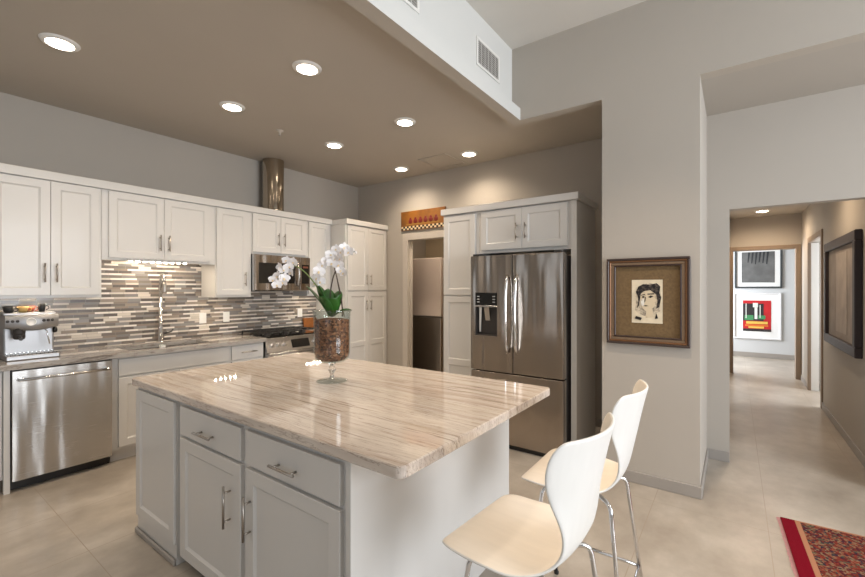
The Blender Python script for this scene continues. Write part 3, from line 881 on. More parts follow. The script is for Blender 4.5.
for (az, L, lift, wd, dr) in ((A0 + R(182), .25, R(56), .036, .12), (A0 + R(160), .23, R(66), .042, .10), (A0 + R(205), .21, R(70), .042, .08), (A0 + R(-20), .16, R(70), .036, .12),
                              (A0 + R(-75), .15, R(62), .044, .15), (A0 + R(60), .18, R(72), .042, .12), (A0 + R(5), .13, R(38), .036, .35), (A0 + R(238), .17, R(62), .040, .18), (A0 + R(125), .19, R(72), .042, .1)):
    leaf(az, L, lift, wd, dr)
def W(r, f, h): return O + cr * r + cf * f + Vector((0, 0, h))
def stem(ctrl, m, r=.0035, name='stem'):
    # smooth through control points (catmull-rom)
    pts = []
    c = [ctrl[0]] + ctrl + [ctrl[-1]]
    for i in range(1, len(c) - 2):
        for k in range(8):
            q = k / 8
            p0, p1, p2, p3 = c[i - 1], c[i], c[i + 1], c[i + 2]
            pts.append(.5 * ((2 * p1) + (p2 - p0) * q + (2 * p0 - 5 * p1 + 4 * p2 - p3) * q * q + (3 * p1 - p0 - 3 * p2 + p3) * q ** 3))
    pts.append(c[-1])
    b = MB(); b.tube(pts, r, 8)
    o = b.build(name, m, t)
    return pts, o
# heights relative to bark (1.2745)
st1 = stem([W(-.02, .0, 0), W(-.05, -.02, .12), W(-.10, -.02, .20), W(-.16, -.02, .265), W(-.22, -.02, .295), W(-.275, -.02, .26), W(-.315, -.02, .20)], M['greenstem'])
st2 = stem([W(.0, .02, 0), W(-.015, .02, .12), W(0, .02, .22), W(.02, .02, .29), W(-.01, .02, .335), W(-.06, .02, .33), W(-.085, .02, .26)], M['stem'])
st3 = stem([W(.06, 0, 0), W(.055, 0, .10), W(.03, 0, .22), W(.01, 0, .32), W(.03, 0, .385), W(.08, 0, .395), (W(.13, 0, .375))], M['stem'])
b = MB(); b.tube([W(.07, .005, 0), W(.012, .005, .30)], .0025, 6); b.build('support_stick', M['stick'], t)
def bloom(c, face, size, roll):
    """face: unit normal of the flower"""
    face = face.normalized()
    up = Vector((0, 0, 1)); s_ = face.cross(up).normalized(); u = s_.cross(face).normalized()
    rot = Matrix.Rotation(roll, 3, face)
    s_ = rot @ s_; u = rot @ u
    b = MB()
    def petal(ang, L, wd, cup, mi=0, z=0):
        d = s_ * math.cos(ang) + u * math.sin(ang); q_ = -s_ * math.sin(ang) + u * math.cos(ang)
        rows = []
        for k in range(7):
            q = k / 6
            ww = wd * math.sin(math.pi * (q * .86 + .10)) ** .7
            rows.append([c + d * (L * q) + q_ * (ww * v) + face * (cup * q * q - .25 * ww * abs(v) + z) for v in (-1, -.5, 0, .5, 1)])
        b.grid(rows, mi)
    for a in (90, 215, 325): petal(R(a), size, size * .36, size * .10, 0, 0)
    for a in (8, 172): petal(R(a), size * 1.05, size * .60, size * .16, 0, .002)
    petal(R(270), size * .42, size * .18, size * .35, 1, .004)
    o = b.build('flower', [M['petal'], M['lip']], t, fix=False)
    return o
cam_dir = (-cf)
def blooms(pts_list, size):
    for i, (r, f, h) in enumerate(pts_list):
        fc = cam_dir + cr * random.uniform(-.8, .6) + Vector((0, 0, random.uniform(-.35, .15)))
        bloom(W(r, f, h), fc, size * random.uniform(.88, 1.08), random.uniform(-.3, .3))
blooms([(-.212, -.035, .315), (-.232, -.04, .290), (-.222, -.045, .255), (-.25, -.04, .325), (-.262, -.045, .270), (-.262, -.04, .225), (-.285, -.045, .285), (-.300, -.04, .235), (-.325, -.04, .215), (-.302, -.045, .185), (-.275, -.03, .20)], .030)
blooms([(-.09, .0, .225), (-.075, -.0, .265), (-.055, .0, .30), (-.10, 0, .195), (-.03, .0, .325), (-.07, 0, .205), (.0, .0, .345)], .033)
blooms([(.0, -.02, .36), (.03, -.025, .39), (.055, -.02, .375), (.02, -.02, .335), (.05, -.02, .335), (.075, -.02, .40), (.045, -.02, .30), (.07, -.02, .255), (.055, -.02, .27), (.10, -.02, .375), (.005, -.02, .31)], .032)
for (r, h) in ((.125, .385), (.14, .37), (.118, .365)):
    MB().lathe(W(r, -.01, h), [(0, -.010), (.007, -.004), (.008, .002), (.004, .009), (0, .011)], 10).build('bud', M['petal'], t)

# ------------------------------------------------------------------ bar stools
def make_stool():
    t = thing('bar_stool', '', 'stool', (0, 0, 0), 'two bar stools at the island')
    prof = [(-.224, .640, .172), (-.214, .652, .202), (-.175, .659, .220), (-.11, .656, .224), (-.04, .648, .228), (.03, .643, .220), (.085, .646, .185), (.125, .660, .145), (.150, .690, .122),
            (.165, .730, .125), (.178, .780, .142), (.190, .830, .168), (.202, .880, .190), (.212, .930, .210), (.222, .975, .217), (.230, 1.010, .213), (.237, 1.036, .200), (.240, 1.048, .180)]
    prof = [(x, z - .014 * max(0, min(1, (.86 - z) / .18)), hw) for x, z, hw in prof]
    rows = []
    N = 12
    m_ = len(prof)
    for i, (x, z, hw) in enumerate(prof):
        bk = max(0, min(1, (z - .68) / .20))
        st_ = 1 - bk
        row = []
        for k in range(N + 1):
            u = -1 + 2 * k / N
            # concave back, slightly dished seat
            row.append((x - bk * .062 * u * u * (hw / .2) ** 2 + .0, u * hw, z + st_ * .016 * u * u * (1 if i > 3 else 0)))
        rows.append(row)
    b = MB(); b.grid(rows)
    # single laminated shell: thickness added as real geometry
    sh = b.build('shell', [M['stool'], M['stoolback'], M['stoolback']], t, fix=False)
    for p_ in sh.data.polygons: p_.material_index = 0
    sh.data.flip_normals()
    so = sh.modifiers.new('thickness', 'SOLIDIFY'); so.thickness = .011; so.offset = 0; so.material_offset = 1; so.material_offset_rim = 2
    sb = sh.modifiers.new('round', 'SUBSURF'); sb.levels = 1; sb.render_levels = 2
    b = MB(); b.lathe((0, 0, .600), [(0, 0), (.075, 0), (.08, .004), (.08, .022), (0, .022)], 28); b.build('mounting_plate', M['chrome'], t)
    for sx in (-1, 1):
        for sy in (-1, 1):
            b = MB()
            px, py = .135, .150
            fx_, fy_ = .205, .222
            zt = .606
            pts = [(.02 * sx, .03 * sy, zt)]
            pts += [(.5 * px * sx, .55 * py * sy, zt)]
            # bend
            c0 = Vector((px * sx, py * sy, zt)); f0 = Vector((fx_ * sx, fy_ * sy, 0.004))
            ddn = (f0 - c0).normalized(); din = (c0 - Vector(pts[1])).normalized()
            rb = .035
            a_ = c0 - din * rb; e_ = c0 + ddn * rb
            for k in range(7):
                q = k / 6
                pts.append(tuple((1 - q) ** 2 * a_ + 2 * q * (1 - q) * c0 + q * q * e_))
            pts.append(tuple(f0))
            b.tube(pts, .0085, 12)
            lg = b.build('leg', M['chrome'], t)
            MB().lathe((fx_ * sx, fy_ * sy, 0), [(0, 0), (.012, 0), (.012, .012), (.0095, .014)], 14).build('glide', M['black'], lg)
    # foot ring
    zr = .20
    q = (zr) / .606
    rx = .205 + (.135 - .205) * q - .0; ry = .222 + (.150 - .222) * q
    b = MB()
    ring = [(sx * rx, sy * ry) for sx, sy in ((-1, -1), (1, -1), (1, 1), (-1, 1))]
    for i in range(4):
        a, c = ring[i], ring[(i + 1) % 4]
        b.tube([(a[0], a[1], zr), (c[0], c[1], zr)], .008, 10)
    b.build('footrest', M['chrome'], t)
    return t
st = make_stool()
st.location = (-.532, 1.275, 0)
st.rotation_euler = (0, 0, R(-4.5))
st['label'] = 'pale wooden bar stool with chrome legs nearest the camera'
s2 = copy_tree(st)
s2.location = (-.527, 1.862, 0)
s2.rotation_euler = (0, 0, R(0.5))
s2['label'] = 'pale wooden bar stool with chrome legs behind, nearer the fridge'

# ------------------------------------------------------------------ fridge wall
CY = 3.585      # cabinet box front; door front at 3.565
t = thing('tall_cabinet', 'narrow tall white cabinet left of the big refrigerator', 'cabinet', (-2.24, 3.9, 0))
MB().box(-2.455, -2.035, CY, 4.15, 0, 2.205, .001).build('body', M['cab'], t)
d = shaker('-y', CY, -2.45, -2.075, 1.385, 2.195, 'door', t)
d = shaker('-y', CY, -2.45, -2.075, .11, 1.37, 'door', t, rail=.70)
t = thing('fridge_cabinet', 'white two-door cabinet over the refrigerator with tall side panel', 'cabinet', (-1.56, 3.9, 0))
MB().box(-2.034, -1.132, CY, 4.15, 1.79, 2.205, .001).build('body', M['cab'], t)
d = shaker('-y', CY, -2.005, -1.583, 1.82, 2.195, 'door', t); bar_handle('-y', CY - .02, -1.628, 1.98, .145, True, d)
d = shaker('-y', CY, -1.58, -1.165, 1.82, 2.195, 'door', t); bar_handle('-y', CY - .02, -1.540, 1.98, .145, True, d)
MB().box(-1.131, -1.083, CY - .018, 4.15, 0, 2.205, .001).build('side_panel', M['cab'], t)
b = MB(); b.box(-2.475, -1.063, CY - .04, 4.17, 2.206, 2.268, .004)
tag(b.build('cornice', M['cab']), 'short white cornice on top of the cabinets around the refrigerator', 'moulding')

FY = 3.42
t = thing('refrigerator', 'large stainless french-door refrigerator with water dispenser', 'refrigerator', (-1.59, 3.8, 0))
fx0, fx1 = -2.034, -1.146
fm = -1.602
MB().box(fx0 + .005, fx1 - .005, FY + .085, 4.14, .03, 1.735, .004).build('body', M['darkgrey'], t)
b = MB()  # left door with dispenser recess
dx0, dx1, dz0, dz1 = -1.985, -1.757, 1.012, 1.412
y0, y1 = FY, FY + .078
for s in ((fx0, dx0, .69, 1.755), (dx1, fm - .003, .69, 1.755), (dx0, dx1, .69, dz0), (dx0, dx1, dz1, 1.755)):
    b.box(s[0], s[1], y0, y1, s[2], s[3])
b.box(dx0, dx1, y0 + .055, y1, dz0, dz1)
bmesh.ops.remove_doubles(b.b, verts=b.b.verts, dist=1e-5)
dl = b.build('door', M['steel'], t)
dp = MB().box(dx0 + .002, dx1 - .002, y0 - .003, y0 + .054, 1.295, dz1 - .002, .003).build('dispenser_panel', M['blackglass'], dl)
for k in range(3):
    for xx in (dx0 + .02, dx1 - .045): MB().box(xx, xx + .025, y0 - .0045, y0 - .0032, 1.32 + k * .026, 1.328 + k * .026).build('key_light', flat('panel_mark', 190, 190, 190), dp)
b = MB(); b.box(dx0 + .001, dx0 + .006, y0 + .001, y0 + .054, dz0 + .01, 1.294); b.box(dx1 - .006, dx1 - .001, y0 + .001, y0 + .054, dz0 + .01, 1.294); b.box(dx0 + .001, dx1 - .001, y0 + .050, y0 + .0545, dz0 + .01, 1.294); b.box(dx0 + .001, dx1 - .001, y0 + .002, y0 + .054, dz0, dz0 + .009)
b.build('dispenser_recess', M['darkgrey'], dl)
MB().box(dx0, dx1, y0 - .004, y0 + .02, 1.277, 1.293, .002).build('dispenser_trim', M['steel_plain'], dl)
b = MB(); b.quadbox([(-1.90, y0 + .012, 1.275), (-1.85, y0 + .012, 1.275), (-1.85, y0 + .042, 1.15), (-1.90, y0 + .042, 1.15)], (0, .006, .002)); b.build('paddle', M['steel_plain'], dl)
b = MB(); b.quadbox([(-1.955, y0 + .02, 1.275), (-1.93, y0 + .02, 1.275), (-1.95, y0 + .04, 1.04), (-1.965, y0 + .04, 1.04)], (0, .005, .001)); b.build('water_lever', M['white'], dl)
dr_ = MB().box(fm + .003, fx1, y0, y1, .69, 1.755, .006, seg=2).build('door', M['steel'], t)
for dd, x in ((dl, fm - .045), (dr_, fm + .045)):
    b = MB(); pts = [(x, FY - .012 - .048 * math.sin(math.pi * k / 14) ** .5, .87 + .70 * k / 14) for k in range(15)]
    b.tube(pts, .0125, 12)
    b.build('handle', M['chrome'], dd)
b = MB(); b.box(fx0, fx1, y0, y1, .045, .68, .006, seg=2); fz = b.build('freezer_drawer', M['steel'], t)
b = MB(); pts = [(-2.0 + .55 * k / 14, FY - .012 - .04 * math.sin(math.pi * k / 14) ** .5, .60) for k in range(15)]; b.tube(pts, .0125, 12); b.build('handle', M['chrome'], fz)
MB().box(fx0 + .01, fx1 - .01, y0 + .03, y1 + .01, .0, .044, .002).build('kick_grille', M['black'], t)
b = MB()
for x in (fx0 + .05, fx1 - .05): b.box(x - .035, x + .035, y0 + .01, y1 + .03, 1.7555, 1.775, .003)
b.build('hinge_cover', M['darkgrey'], t)

# pantry refrigerator
t = thing('pantry_refrigerator', 'top-freezer refrigerator standing inside the pantry doorway', 'refrigerator', (-3.75, 5.3, 0))
qx0, qx1, qy = -4.10, -3.47, 4.98
MB().box(qx0, qx1, qy + .06, 5.70, .02, 1.90, .01).build('body', flat('grey_cabinet_metal', 176, 166, 156, .4), t)
dq = MB().box(qx0, qx1, qy, qy + .055, 1.035, 1.905, .012, seg=2).build('freezer_door', flat('pantry_steel_sheen', 206, 190, 178, .35, var=.01), t)  # steel door: its bright reflection put into a pale matt colour
b = MB(); b.tube([(qx0 + .05, qy, 1.80), (qx0 + .05, qy - .04, 1.76), (qx0 + .05, qy - .04, 1.12), (qx0 + .05, qy, 1.08)], .012, 10); b.build('handle', M['steel_plain'], dq)
dq = MB().box(qx0, qx1, qy, qy + .055, .06, 1.02, .012, seg=2).build('door', steel('pantry_steel_lower', (.46, .40, .34, 1), .35, wob=.2), t)
b = MB(); b.tube([(qx0 + .05, qy, .98), (qx0 + .05, qy - .04, .94), (qx0 + .05, qy - .04, .42), (qx0 + .05, qy, .38)], .012, 10); b.build('handle', M['steel_plain'], dq)

# apple sign
t = thing('fruit_sign', 'orange painted board with red fruit and checkered edge above the pantry doorway', 'sign', (-3.5, BY, 2.4))
sx0, sx1, sz0, sz1 = -3.85, -3.085, 2.265, 2.535
MB().box(sx0, sx1, BY - .022, BY - .0005, sz0, sz1, .002).build('board', mat('ochre_board', rgb(140, 88, 28), .5, var=.4, vs=5), t)
b = MB(); nn = 22
for k in range(nn):
    for r_ in range(2):
        if (k + r_) % 2 == 0:
            x0 = sx0 + .01 + (sx1 - sx0 - .02) * k / nn
            b.box(x0, x0 + (sx1 - sx0 - .02) / nn, BY - .0235, BY - .0222, sz0 + .008 + r_ * .025, sz0 + .033 + r_ * .025)
b.build('black_checks', M['black'], t)
b = MB()
for k in range(nn):
    for r_ in range(2):
        if (k + r_) % 2 == 1:
            x0 = sx0 + .01 + (sx1 - sx0 - .02) * k / nn
            b.box(x0, x0 + (sx1 - sx0 - .02) / nn, BY - .0235, BY - .0222, sz0 + .008 + r_ * .025, sz0 + .033 + r_ * .025)
b.build('white_checks', flat('cream_checks', 226, 206, 170), t)
for k in range(6):
    x = sx0 + .175 + k * .088; z = sz0 + .125
    b = MB(); b.lathe((x, BY - .0222, z), [(.036, 0), (.034, -.002), (0, -.003)], 18, 'y'); b.lathe((x, BY - .0222, z + .035), [(.02, 0), (.018, -.002), (0, -.0025)], 14, 'y')
    fr = b.build('painted_fruit', flat('fruit_red', 112, 18, 12), t)
MB().box(sx0 + .10, sx1 - .09, BY - .0232, BY - .0222, sz0 + .078, sz0 + .09).build('painted_shelf', flat('shelf_yellow', 160, 120, 44), t)

# ------------------------------------------------------------------ picture on the pillar
def frame_y(b, x0, x1, z0, z1, y, wd, d, mi=0, bev=.003):
    b.box(x0, x1, y - d, y, z0, z0 + wd, bev, mi); b.box(x0, x1, y - d, y, z1 - wd, z1, bev, mi)
    b.box(x0, x0 + wd, y - d, y, z0 + wd, z1 - wd, bev, mi); b.box(x1 - wd, x1, y - d, y, z0 + wd, z1 - wd, bev, mi)
px0, px1, pz0, pz1 = -.795, -.248, 1.035, 1.675
yb = PY - .0005
t = thing('portrait_picture', 'framed ink portrait with brown mat hanging on the pillar wall', 'picture', ((px0 + px1) / 2, PY, 1.35))
b = MB(); frame_y(b, px0, px1, pz0, pz1, yb, .016, .034); b.build('outer_frame', flat('frame_dark', 62, 48, 42, .35), t)
b = MB(); frame_y(b, px0 + .016, px1 - .016, pz0 + .016, pz1 - .016, yb, .014, .030); b.build('copper_band', flat('frame_copper', 118, 82, 54, .35, .5), t)
b = MB(); frame_y(b, px0 + .030, px1 - .030, pz0 + .030, pz1 - .030, yb, .022, .024); b.build('bronze_band', flat('frame_bronze', 122, 100, 78, .5, .1), t)
b = MB(); frame_y(b, px0 + .052, px1 - .052, pz0 + .052, pz1 - .052, yb, .010, .028); b.build('inner_frame', flat('frame_inner', 58, 40, 34, .35), t)
MB().box(px0 + .03, px1 - .03, yb - .008, yb, pz0 + .03, pz1 - .03).build('mat_board', mat('olive_linen_mat', rgb(112, 90, 60), .8, var=.16, vs=70, bump=.3, bs=300), t)
ax0, ax1, az0, az1 = -.622, -.419, 1.196, 1.514
MB().box(ax0, ax1, yb - .011, yb - .0083, az0, az1).build('paper', mat('cream_paper', rgb(214, 202, 178), .8, var=.14, vs=14), t)
def sketch(name, dark, light, th, sc):
    t = NT(name)
    c = t.coords((1, 1, .8))
    f = t.noise(c, sc, 6, .75)
    t.l(t.ramp(f, [(max(0, th - .13), rgb(*dark)), (min(1, th + .13), rgb(*light))]), t.b.inputs['Base Color'])
    t.b.inputs['Roughness'].default_value = .85
    return t.m
def poly(b, pts, y, dep=.0006, mi=0):
    b.quadbox([(ax0 + (ax1 - ax0) * u, y, az0 + (az1 - az0) * v) for u, v in pts], (0, -dep, 0), mi)
yy_ = yb - .0112
dk = sketch('ink_black', (22, 20, 22), (120, 108, 98), .62, 55); gy_ = sketch('ink_wash', (92, 84, 78), (214, 200, 176), .46, 34); sk = sketch('ink_skin', (120, 104, 80), (212, 196, 168), .34, 24)
b = MB(); poly(b, [(.10, .30), (.22, .22), (.45, .16), (.70, .20), (.92, .28), (.95, .60), (.90, .88), (.55, .93), (.25, .86), (.12, .66), (.14, .45)], yy_, .0006); b.build('wash', gy_, t)
b = MB(); poly(b, [(.20, .62), (.14, .72), (.22, .84), (.38, .90), (.60, .89), (.82, .92), (.93, .84), (.90, .70), (.96, .60), (.90, .38), (.80, .34), (.84, .52), (.80, .66), (.62, .76), (.42, .74), (.30, .68), (.28, .56), (.24, .40), (.17, .34), (.22, .50)], yy_ - .0012); b.build('hair', dk, t)
b = MB(); poly(b, [(.29, .60), (.31, .68), (.44, .745), (.62, .755), (.78, .66), (.80, .52), (.74, .38), (.60, .30), (.46, .28), (.36, .34), (.30, .46)], yy_ - .0007); poly(b, [(.48, .30), (.68, .33), (.72, .14), (.46, .12)], yy_ - .0004, .0005); b.build('face', sk, t)
for nm, p in (('eye', [(.32, .60), (.38, .63), (.44, .60), (.38, .575)]), ('eye', [(.54, .60), (.62, .64), (.72, .62), (.62, .58)]), ('eyebrow', [(.31, .65), (.44, .675), (.44, .655), (.31, .63)]), ('eyebrow', [(.52, .68), (.74, .69), (.74, .665), (.52, .655)]),
          ('nose_line', [(.44, .60), (.47, .60), (.45, .50), (.41, .47), (.42, .50)]), ('mouth', [(.38, .40), (.46, .415), (.56, .40), (.47, .385)]), ('ink_stroke', [(.10, .10), (.30, .06), (.34, .12), (.14, .16)]), ('ink_stroke', [(.76, .10), (.80, .24), (.86, .12)])):
    b = MB(); poly(b, p, yy_ - .0019, .0004); b.build(nm, dk, t)
b = MB(); poly(b, [(.30, .50), (.40, .58), (.42, .46), (.38, .38), (.32, .42)], yy_ - .0015, .0003); b.build('highlight', sketch('ink_white', (170, 166, 160), (232, 228, 220), .4, 30), t)

# ------------------------------------------------------------------ hall: pictures, door, light
def art(name, label, x0, x1, z0, z1, y, fw, mw, fc, mc, pc):
    t = thing(name, label, 'picture', ((x0 + x1) / 2, y, z0))
    b = MB(); frame_y(b, x0, x1, z0, z1, y - .0005, fw, .03); b.build('frame', fc, t)
    MB().box(x0 + fw, x1 - fw, y - .010, y - .0005, z0 + fw, z1 - fw).build('mat_board', mc, t)
    MB().box(x0 + fw + mw, x1 - fw - mw, y - .013, y - .0103, z0 + fw + mw, z1 - fw - mw).build('print', pc, t)
    return t
wht = flat('gallery_white', 236, 236, 236, .5, var=.01)
t = art('abstract_picture', 'dark framed print of grey shapes, the upper picture in the far room', .0, .79, 1.455, 2.34, 11.1, .035, .085, flat('frame_charcoal', 62, 66, 68), wht, mat('grey_print', rgb(98, 98, 98), .7, var=.25, vs=5))
b = MB()
for k in range(6):
    x = .22 + k * .062
    b.quadbox([(x, 11.0865, 2.0 - .02 * (k % 3)), (x + .018, 11.0865, 2.0 - .02 * (k % 3)), (x + .048, 11.0865, 2.22), (x + .012, 11.0865, 2.22)], (0, -.002, 0))
b.build('grey_strokes', flat('stroke_dark', 44, 46, 50), t)
rx0, rx1, rz0, rz1 = -.02, .775, .385, 1.36
t = art('red_picture', 'white framed red abstract print, the lower picture in the far room', rx0, rx1, rz0, rz1, 11.1, .028, .135, flat('frame_light', 226, 226, 228), wht, flat('print_red', 188, 28, 36, .6, var=.1, vs=6))
def ab(nm, c, quads):
    b = MB()
    for i, (u0, u1, v0, v1) in enumerate(quads):
        X0, X1, Z0, Z1 = rx0 + .163, rx1 - .163, rz0 + .163, rz1 - .163
        b.box(X0 + (X1 - X0) * u0, X0 + (X1 - X0) * u1, 11.0862 - .0015 - .0002 * i, 11.0862, Z0 + (Z1 - Z0) * v0, Z0 + (Z1 - Z0) * v1)
    b.build(nm, c, t)
ab('dark_field', flat('print_dark', 46, 42, 44, .6, var=.3, vs=8), [(.0, .74, .34, .90), (.0, 1, .0, .08)])
for o_, (u, v) in ((0, (0, 0)),):
    pass
def ab2(nm, c, quads, y):
    b = MB()
    X0, X1, Z0, Z1 = rx0 + .163, rx1 - .163, rz0 + .163, rz1 - .163
    for (u0, u1, v0, v1) in quads: b.box(X0 + (X1 - X0) * u0, X0 + (X1 - X0) * u1, y - .001, y, Z0 + (Z1 - Z0) * v0, Z0 + (Z1 - Z0) * v1)
    b.build(nm, c, t)
ab2('green_band', flat('print_green', 70, 140, 92), [(.06, .38, .36, .52)], 11.0845)
ab2('green_band', flat('print_green', 70, 140, 92), [(.55, .80, .40, .52)], 11.0845)
ab2('yellow_band', flat('print_yellow', 222, 186, 84), [(.12, .88, .24, .32), (.20, .75, .10, .16)], 11.0845)
ab2('orange_band', flat('print_orange', 214, 110, 44), [(.08, .90, .16, .22)], 11.0845)
ab2('white_shape', flat('print_white', 222, 226, 220), [(.36, .54, .78, .92), (.42, .52, .40, .80), (.10, .13, .42, .9), (.60, .63, .44, .86)], 11.0835)
# large picture on the hall right wall
t = thing('large_picture', 'large dark framed grey painting on the right hall wall', 'picture', (HX1, 5.7, 1.4))
b = MB(); y0, y1, z0, z1 = 4.88, 6.36, .865, 1.945
fo = HX1 - .0005
for (a, c, e, f_) in ((y0, y1, z0, z0 + .09), (y0, y1, z1 - .09, z1), (y0, y0 + .09, z0 + .09, z1 - .09), (y1 - .09, y1, z0 + .09, z1 - .09)):
    b.box(fo - .05, fo, a, c, e, f_, .006)
b.build('frame', flat('frame_espresso', 44, 34, 36, .5), t)
MB().box(fo - .02, fo, y0 + .09, y1 - .09, z0 + .09, z1 - .09).build('canvas', mat('grey_canvas', rgb(150, 140, 132), .8, var=.22, vs=3.5), t)
b = MB(); b.box(fo - .023, fo - .0205, 5.35, 5.85, 1.02, 1.80)
b.build('pale_panel', mat('pale_canvas', rgb(168, 158, 150), .8, var=.15, vs=5), t)
# hall door (open into side room)
t = struct(MB().box(HX1 + .12, HX1 + .98, 8.0, 8.04, .01, 2.08, .003).build('door_1', M['white']))
t.location = (0, 0, 0)

# ------------------------------------------------------------------ vents on soffit, sprinkler
for (y, lab) in ((2.955, 'white air vent grille on the soffit nearest the pillar'), (1.86, 'white air vent grille on the soffit, cut by the top of the photo')):
    t = thing('air_vent', lab, 'vent', (-1.60, y, 3.28), 'air vents on the soffit')
    b = MB(); x = -1.5995
    a0, a1, c0, c1 = y - .19, y + .19, 3.165, 3.385
    for s in ((a0, a1, c0, c0 + .022), (a0, a1, c1 - .022, c1), (a0, a0 + .022, c0 + .022, c1 - .022), (a1 - .022, a1, c0 + .022, c1 - .022)):
        b.box(x, x + .010, s[0], s[1], s[2], s[3], .002)
    b.build('frame', M['white'], t)
    b = MB()
    for k in range(11):
        z = c0 + .03 + k * .0165
        b.quadbox([(x + .001, a0 + .02, z + .007), (x + .001, a1 - .02, z + .007), (x + .008, a1 - .02, z), (x + .008, a0 + .02, z)], (.001, 0, .0012))
    for k in range(1, 6):
        yy = a0 + .02 + (a1 - a0 - .04) * k / 6
        b.box(x + .004, x + .006, yy - .002, yy + .002, c0 + .02, c1 - .02)
    b.build('louvre', M['white'], t)
    MB().box(x, x + .0008, a0 + .02, a1 - .02, c0 + .02, c1 - .02).build('duct_opening', flat('duct_grey', 150, 146, 140), t)
t = thing('sprinkler', 'tiny metal fire sprinkler on the kitchen ceiling', 'sprinkler', (-3.66, 2.45, CZ))
MB().lathe((-3.66, 2.45, CZ), [(0, -.03), (.010, -.03), (.010, -.012), (.014, -.010), (.036, -.004), (.036, 0)], 20).build('escutcheon', M['trimw'], t)
MB().lathe((-3.66, 2.45, CZ), [(0, -.046), (.015, -.045), (.015, -.043), (.004, -.042), (.004, -.03)], 14).build('deflector', M['chrome'], t)

# ------------------------------------------------------------------ ceiling lights
def downlight(x, y, z, power, label, spot=R(150), group='recessed lights in the kitchen ceiling', col=(1, .83, .64), blend=.9):
    t = thing('ceiling_light', label, 'ceiling light', (x, y, z), group)
    b = MB(); b.lathe((x, y, z), [(.072, -.0135), (.084, -.014), (.096, -.009), (.102, 0)], 40); b.build('trim_ring', M['white'], t)
    MB().lathe((x, y, z), [(.0725, -.013), (.05, -.020), (.025, -.024), (0, -.025)], 40).build('lens', M['led'], t)
    ld = bpy.data.lights.new('lamp', 'SPOT'); ld.energy = power; ld.color = col; ld.spot_size = spot; ld.spot_blend = blend; ld.shadow_soft_size = .08
    lo = bpy.data.objects.new('lamp', ld); lo.parent = t; lo.location = (0, 0, -.03); COL.objects.link(lo)
    return t
LP = 52
downlight(-3.48, .745, CZ, LP, 'lit recessed light leftmost in the kitchen ceiling, biggest in the photo')
downlight(-2.46, 1.865, CZ, LP, 'lit recessed light above the island, nearest the soffit')
downlight(-3.50, 1.880, CZ, LP, 'lit recessed light in the ceiling above the sink')
downlight(-2.51, 3.01, CZ, LP, 'lit recessed light above the far end of the island, middle of the right row')
downlight(-3.54, 3.04, CZ, LP, 'lit recessed light in the ceiling in front of the vent duct')
downlight(-3.53, 4.16, CZ, LP * 1.25, 'lit recessed light near the back wall above the corner pantry')
downlight(-2.50, 4.16, CZ, LP * 1.25, 'lit recessed light near the back wall above the tall cabinet')
downlight(.34, 8.1, 2.64, 85, 'lit recessed light in the hall ceiling', group=None, col=(1, .76, .52), spot=R(172))
downlight(-3.48, -.39, CZ, LP * .6, 'added unseen fill light in the kitchen ceiling behind the camera, by the left wall')  # fill lamp continuing the grid, added to warm the island front
downlight(-2.46, -.39, CZ, LP * .6, 'added unseen fill light in the kitchen ceiling behind the camera, over the open floor')  # second fill lamp added for the island front
downlight(.34, 5.4, 2.64, 60, 'recessed light in the hall ceiling just behind the header', group=None, col=(1, .76, .52), spot=R(172))
# high living-room ceiling (above the frame): pillar light, then an added fill lamp
downlight(-.45, 2.3, UZ, 215, 'recessed light in the high ceiling in front of the pillar', spot=R(88), group=None, col=(1, .80, .6))
downlight(1.2, 1.6, UZ, 20, 'added unseen fill light in the high ceiling toward the east window', spot=R(120), group=None)  # fill lamp added to light stool seats and pillar
# light in the pantry ceiling
downlight(-3.35, 4.82, 2.6, 45, 'recessed light in the pantry ceiling', group=None, spot=R(179), blend=.15)

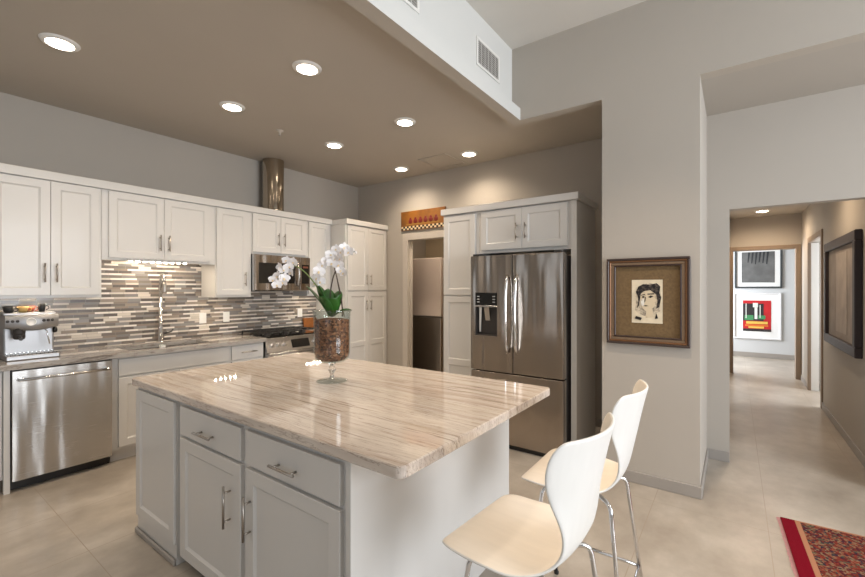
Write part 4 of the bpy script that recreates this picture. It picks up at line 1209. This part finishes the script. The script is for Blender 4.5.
# ------------------------------------------------------------------ rug
def rug_mat():
    t = NT('persian_rug_wool')
    tc = t.n('ShaderNodeTexCoord'); sp = t.n('ShaderNodeSeparateXYZ'); t.l(tc.outputs['Object'], sp.inputs[0])
    x, y = sp.outputs['X'], sp.outputs['Y']
    Wd, Hd = 2.0, 1.3
    v = t.n('ShaderNodeTexVoronoi'); v.inputs['Scale'].default_value = 85
    t.l(tc.outputs['Object'], v.inputs['Vector'])
    sc = t.n('ShaderNodeSeparateColor'); t.l(v.outputs['Color'], sc.inputs[0])
    border = t.ramp(sc.outputs[0], [(0, rgb(104, 44, 36)), (.22, rgb(76, 30, 40)), (.4, rgb(128, 80, 60)), (.55, rgb(126, 104, 82)), (.7, rgb(46, 42, 56)), (.8, rgb(126, 52, 40)), (.92, rgb(78, 78, 62))], 'CONSTANT')
    field = t.ramp(sc.outputs[1], [(0, rgb(28, 28, 44)), (.34, rgb(40, 36, 50)), (.5, rgb(206, 178, 130)), (.62, rgb(178, 70, 58)), (.74, rgb(34, 36, 62)), (.86, rgb(206, 120, 110)), (.94, rgb(120, 132, 80))], 'CONSTANT')
    # distance from edges (object origin at the corner; rug extends +x and -y)
    dx = t.math('SUBTRACT', x, .075); dy = t.math('MULTIPLY', y, -1)
    d = t.math('MINIMUM', dx, dy)
    inner = t.math('GREATER_THAN', d, .27)
    l1 = t.math('MULTIPLY', t.math('GREATER_THAN', d, .245), t.math('LESS_THAN', d, .27))
    l2 = t.math('LESS_THAN', d, .018)
    m1 = t.n('ShaderNodeMixRGB'); t.l(inner, m1.inputs['Fac']); t.l(border, m1.inputs['Color1']); t.l(field, m1.inputs['Color2'])
    m2 = t.n('ShaderNodeMixRGB'); t.l(l1, m2.inputs['Fac']); t.l(m1.outputs[0], m2.inputs['Color1']); m2.inputs['Color2'].default_value = rgb(150, 86, 78)
    m3 = t.n('ShaderNodeMixRGB'); t.l(l2, m3.inputs['Fac']); t.l(m2.outputs[0], m3.inputs['Color1']); m3.inputs['Color2'].default_value = rgb(170, 120, 92)
    red = t.math('LESS_THAN', x, .068)
    m4 = t.n('ShaderNodeMixRGB'); t.l(red, m4.inputs['Fac']); t.l(m3.outputs[0], m4.inputs['Color1']); m4.inputs['Color2'].default_value = rgb(116, 8, 28)
    t.l(m4.outputs[0], t.b.inputs['Base Color'])
    t.b.inputs['Roughness'].default_value = .95
    t.b.inputs['Specular IOR Level'].default_value = .1
    t.bump(t.noise(t.coords((1, 1, 1)), 400, 2), .5, .003)
    return t.m
t = thing('rug', 'patterned oriental rug with a deep red end band on the tiled floor', 'rug', (.232, 3.414, 0))
pl = MB(); pl.box(0, 2.0, -1.3, 0, .001, .010, .003, seg=2)
o = pl.build('pile', rug_mat()); o.parent = t
b = MB()
for k in range(130):
    y = -.004 - k * .01
    b.box(-.016 - .004 * random.random(), .002, y - .003, y + .001, .001, .004)
o = b.build('fringe', flat('fringe_pink', 214, 160, 160, .9)); o.parent = t; o['kind'] = 'stuff'
t.rotation_euler = (0, 0, R(2.6))
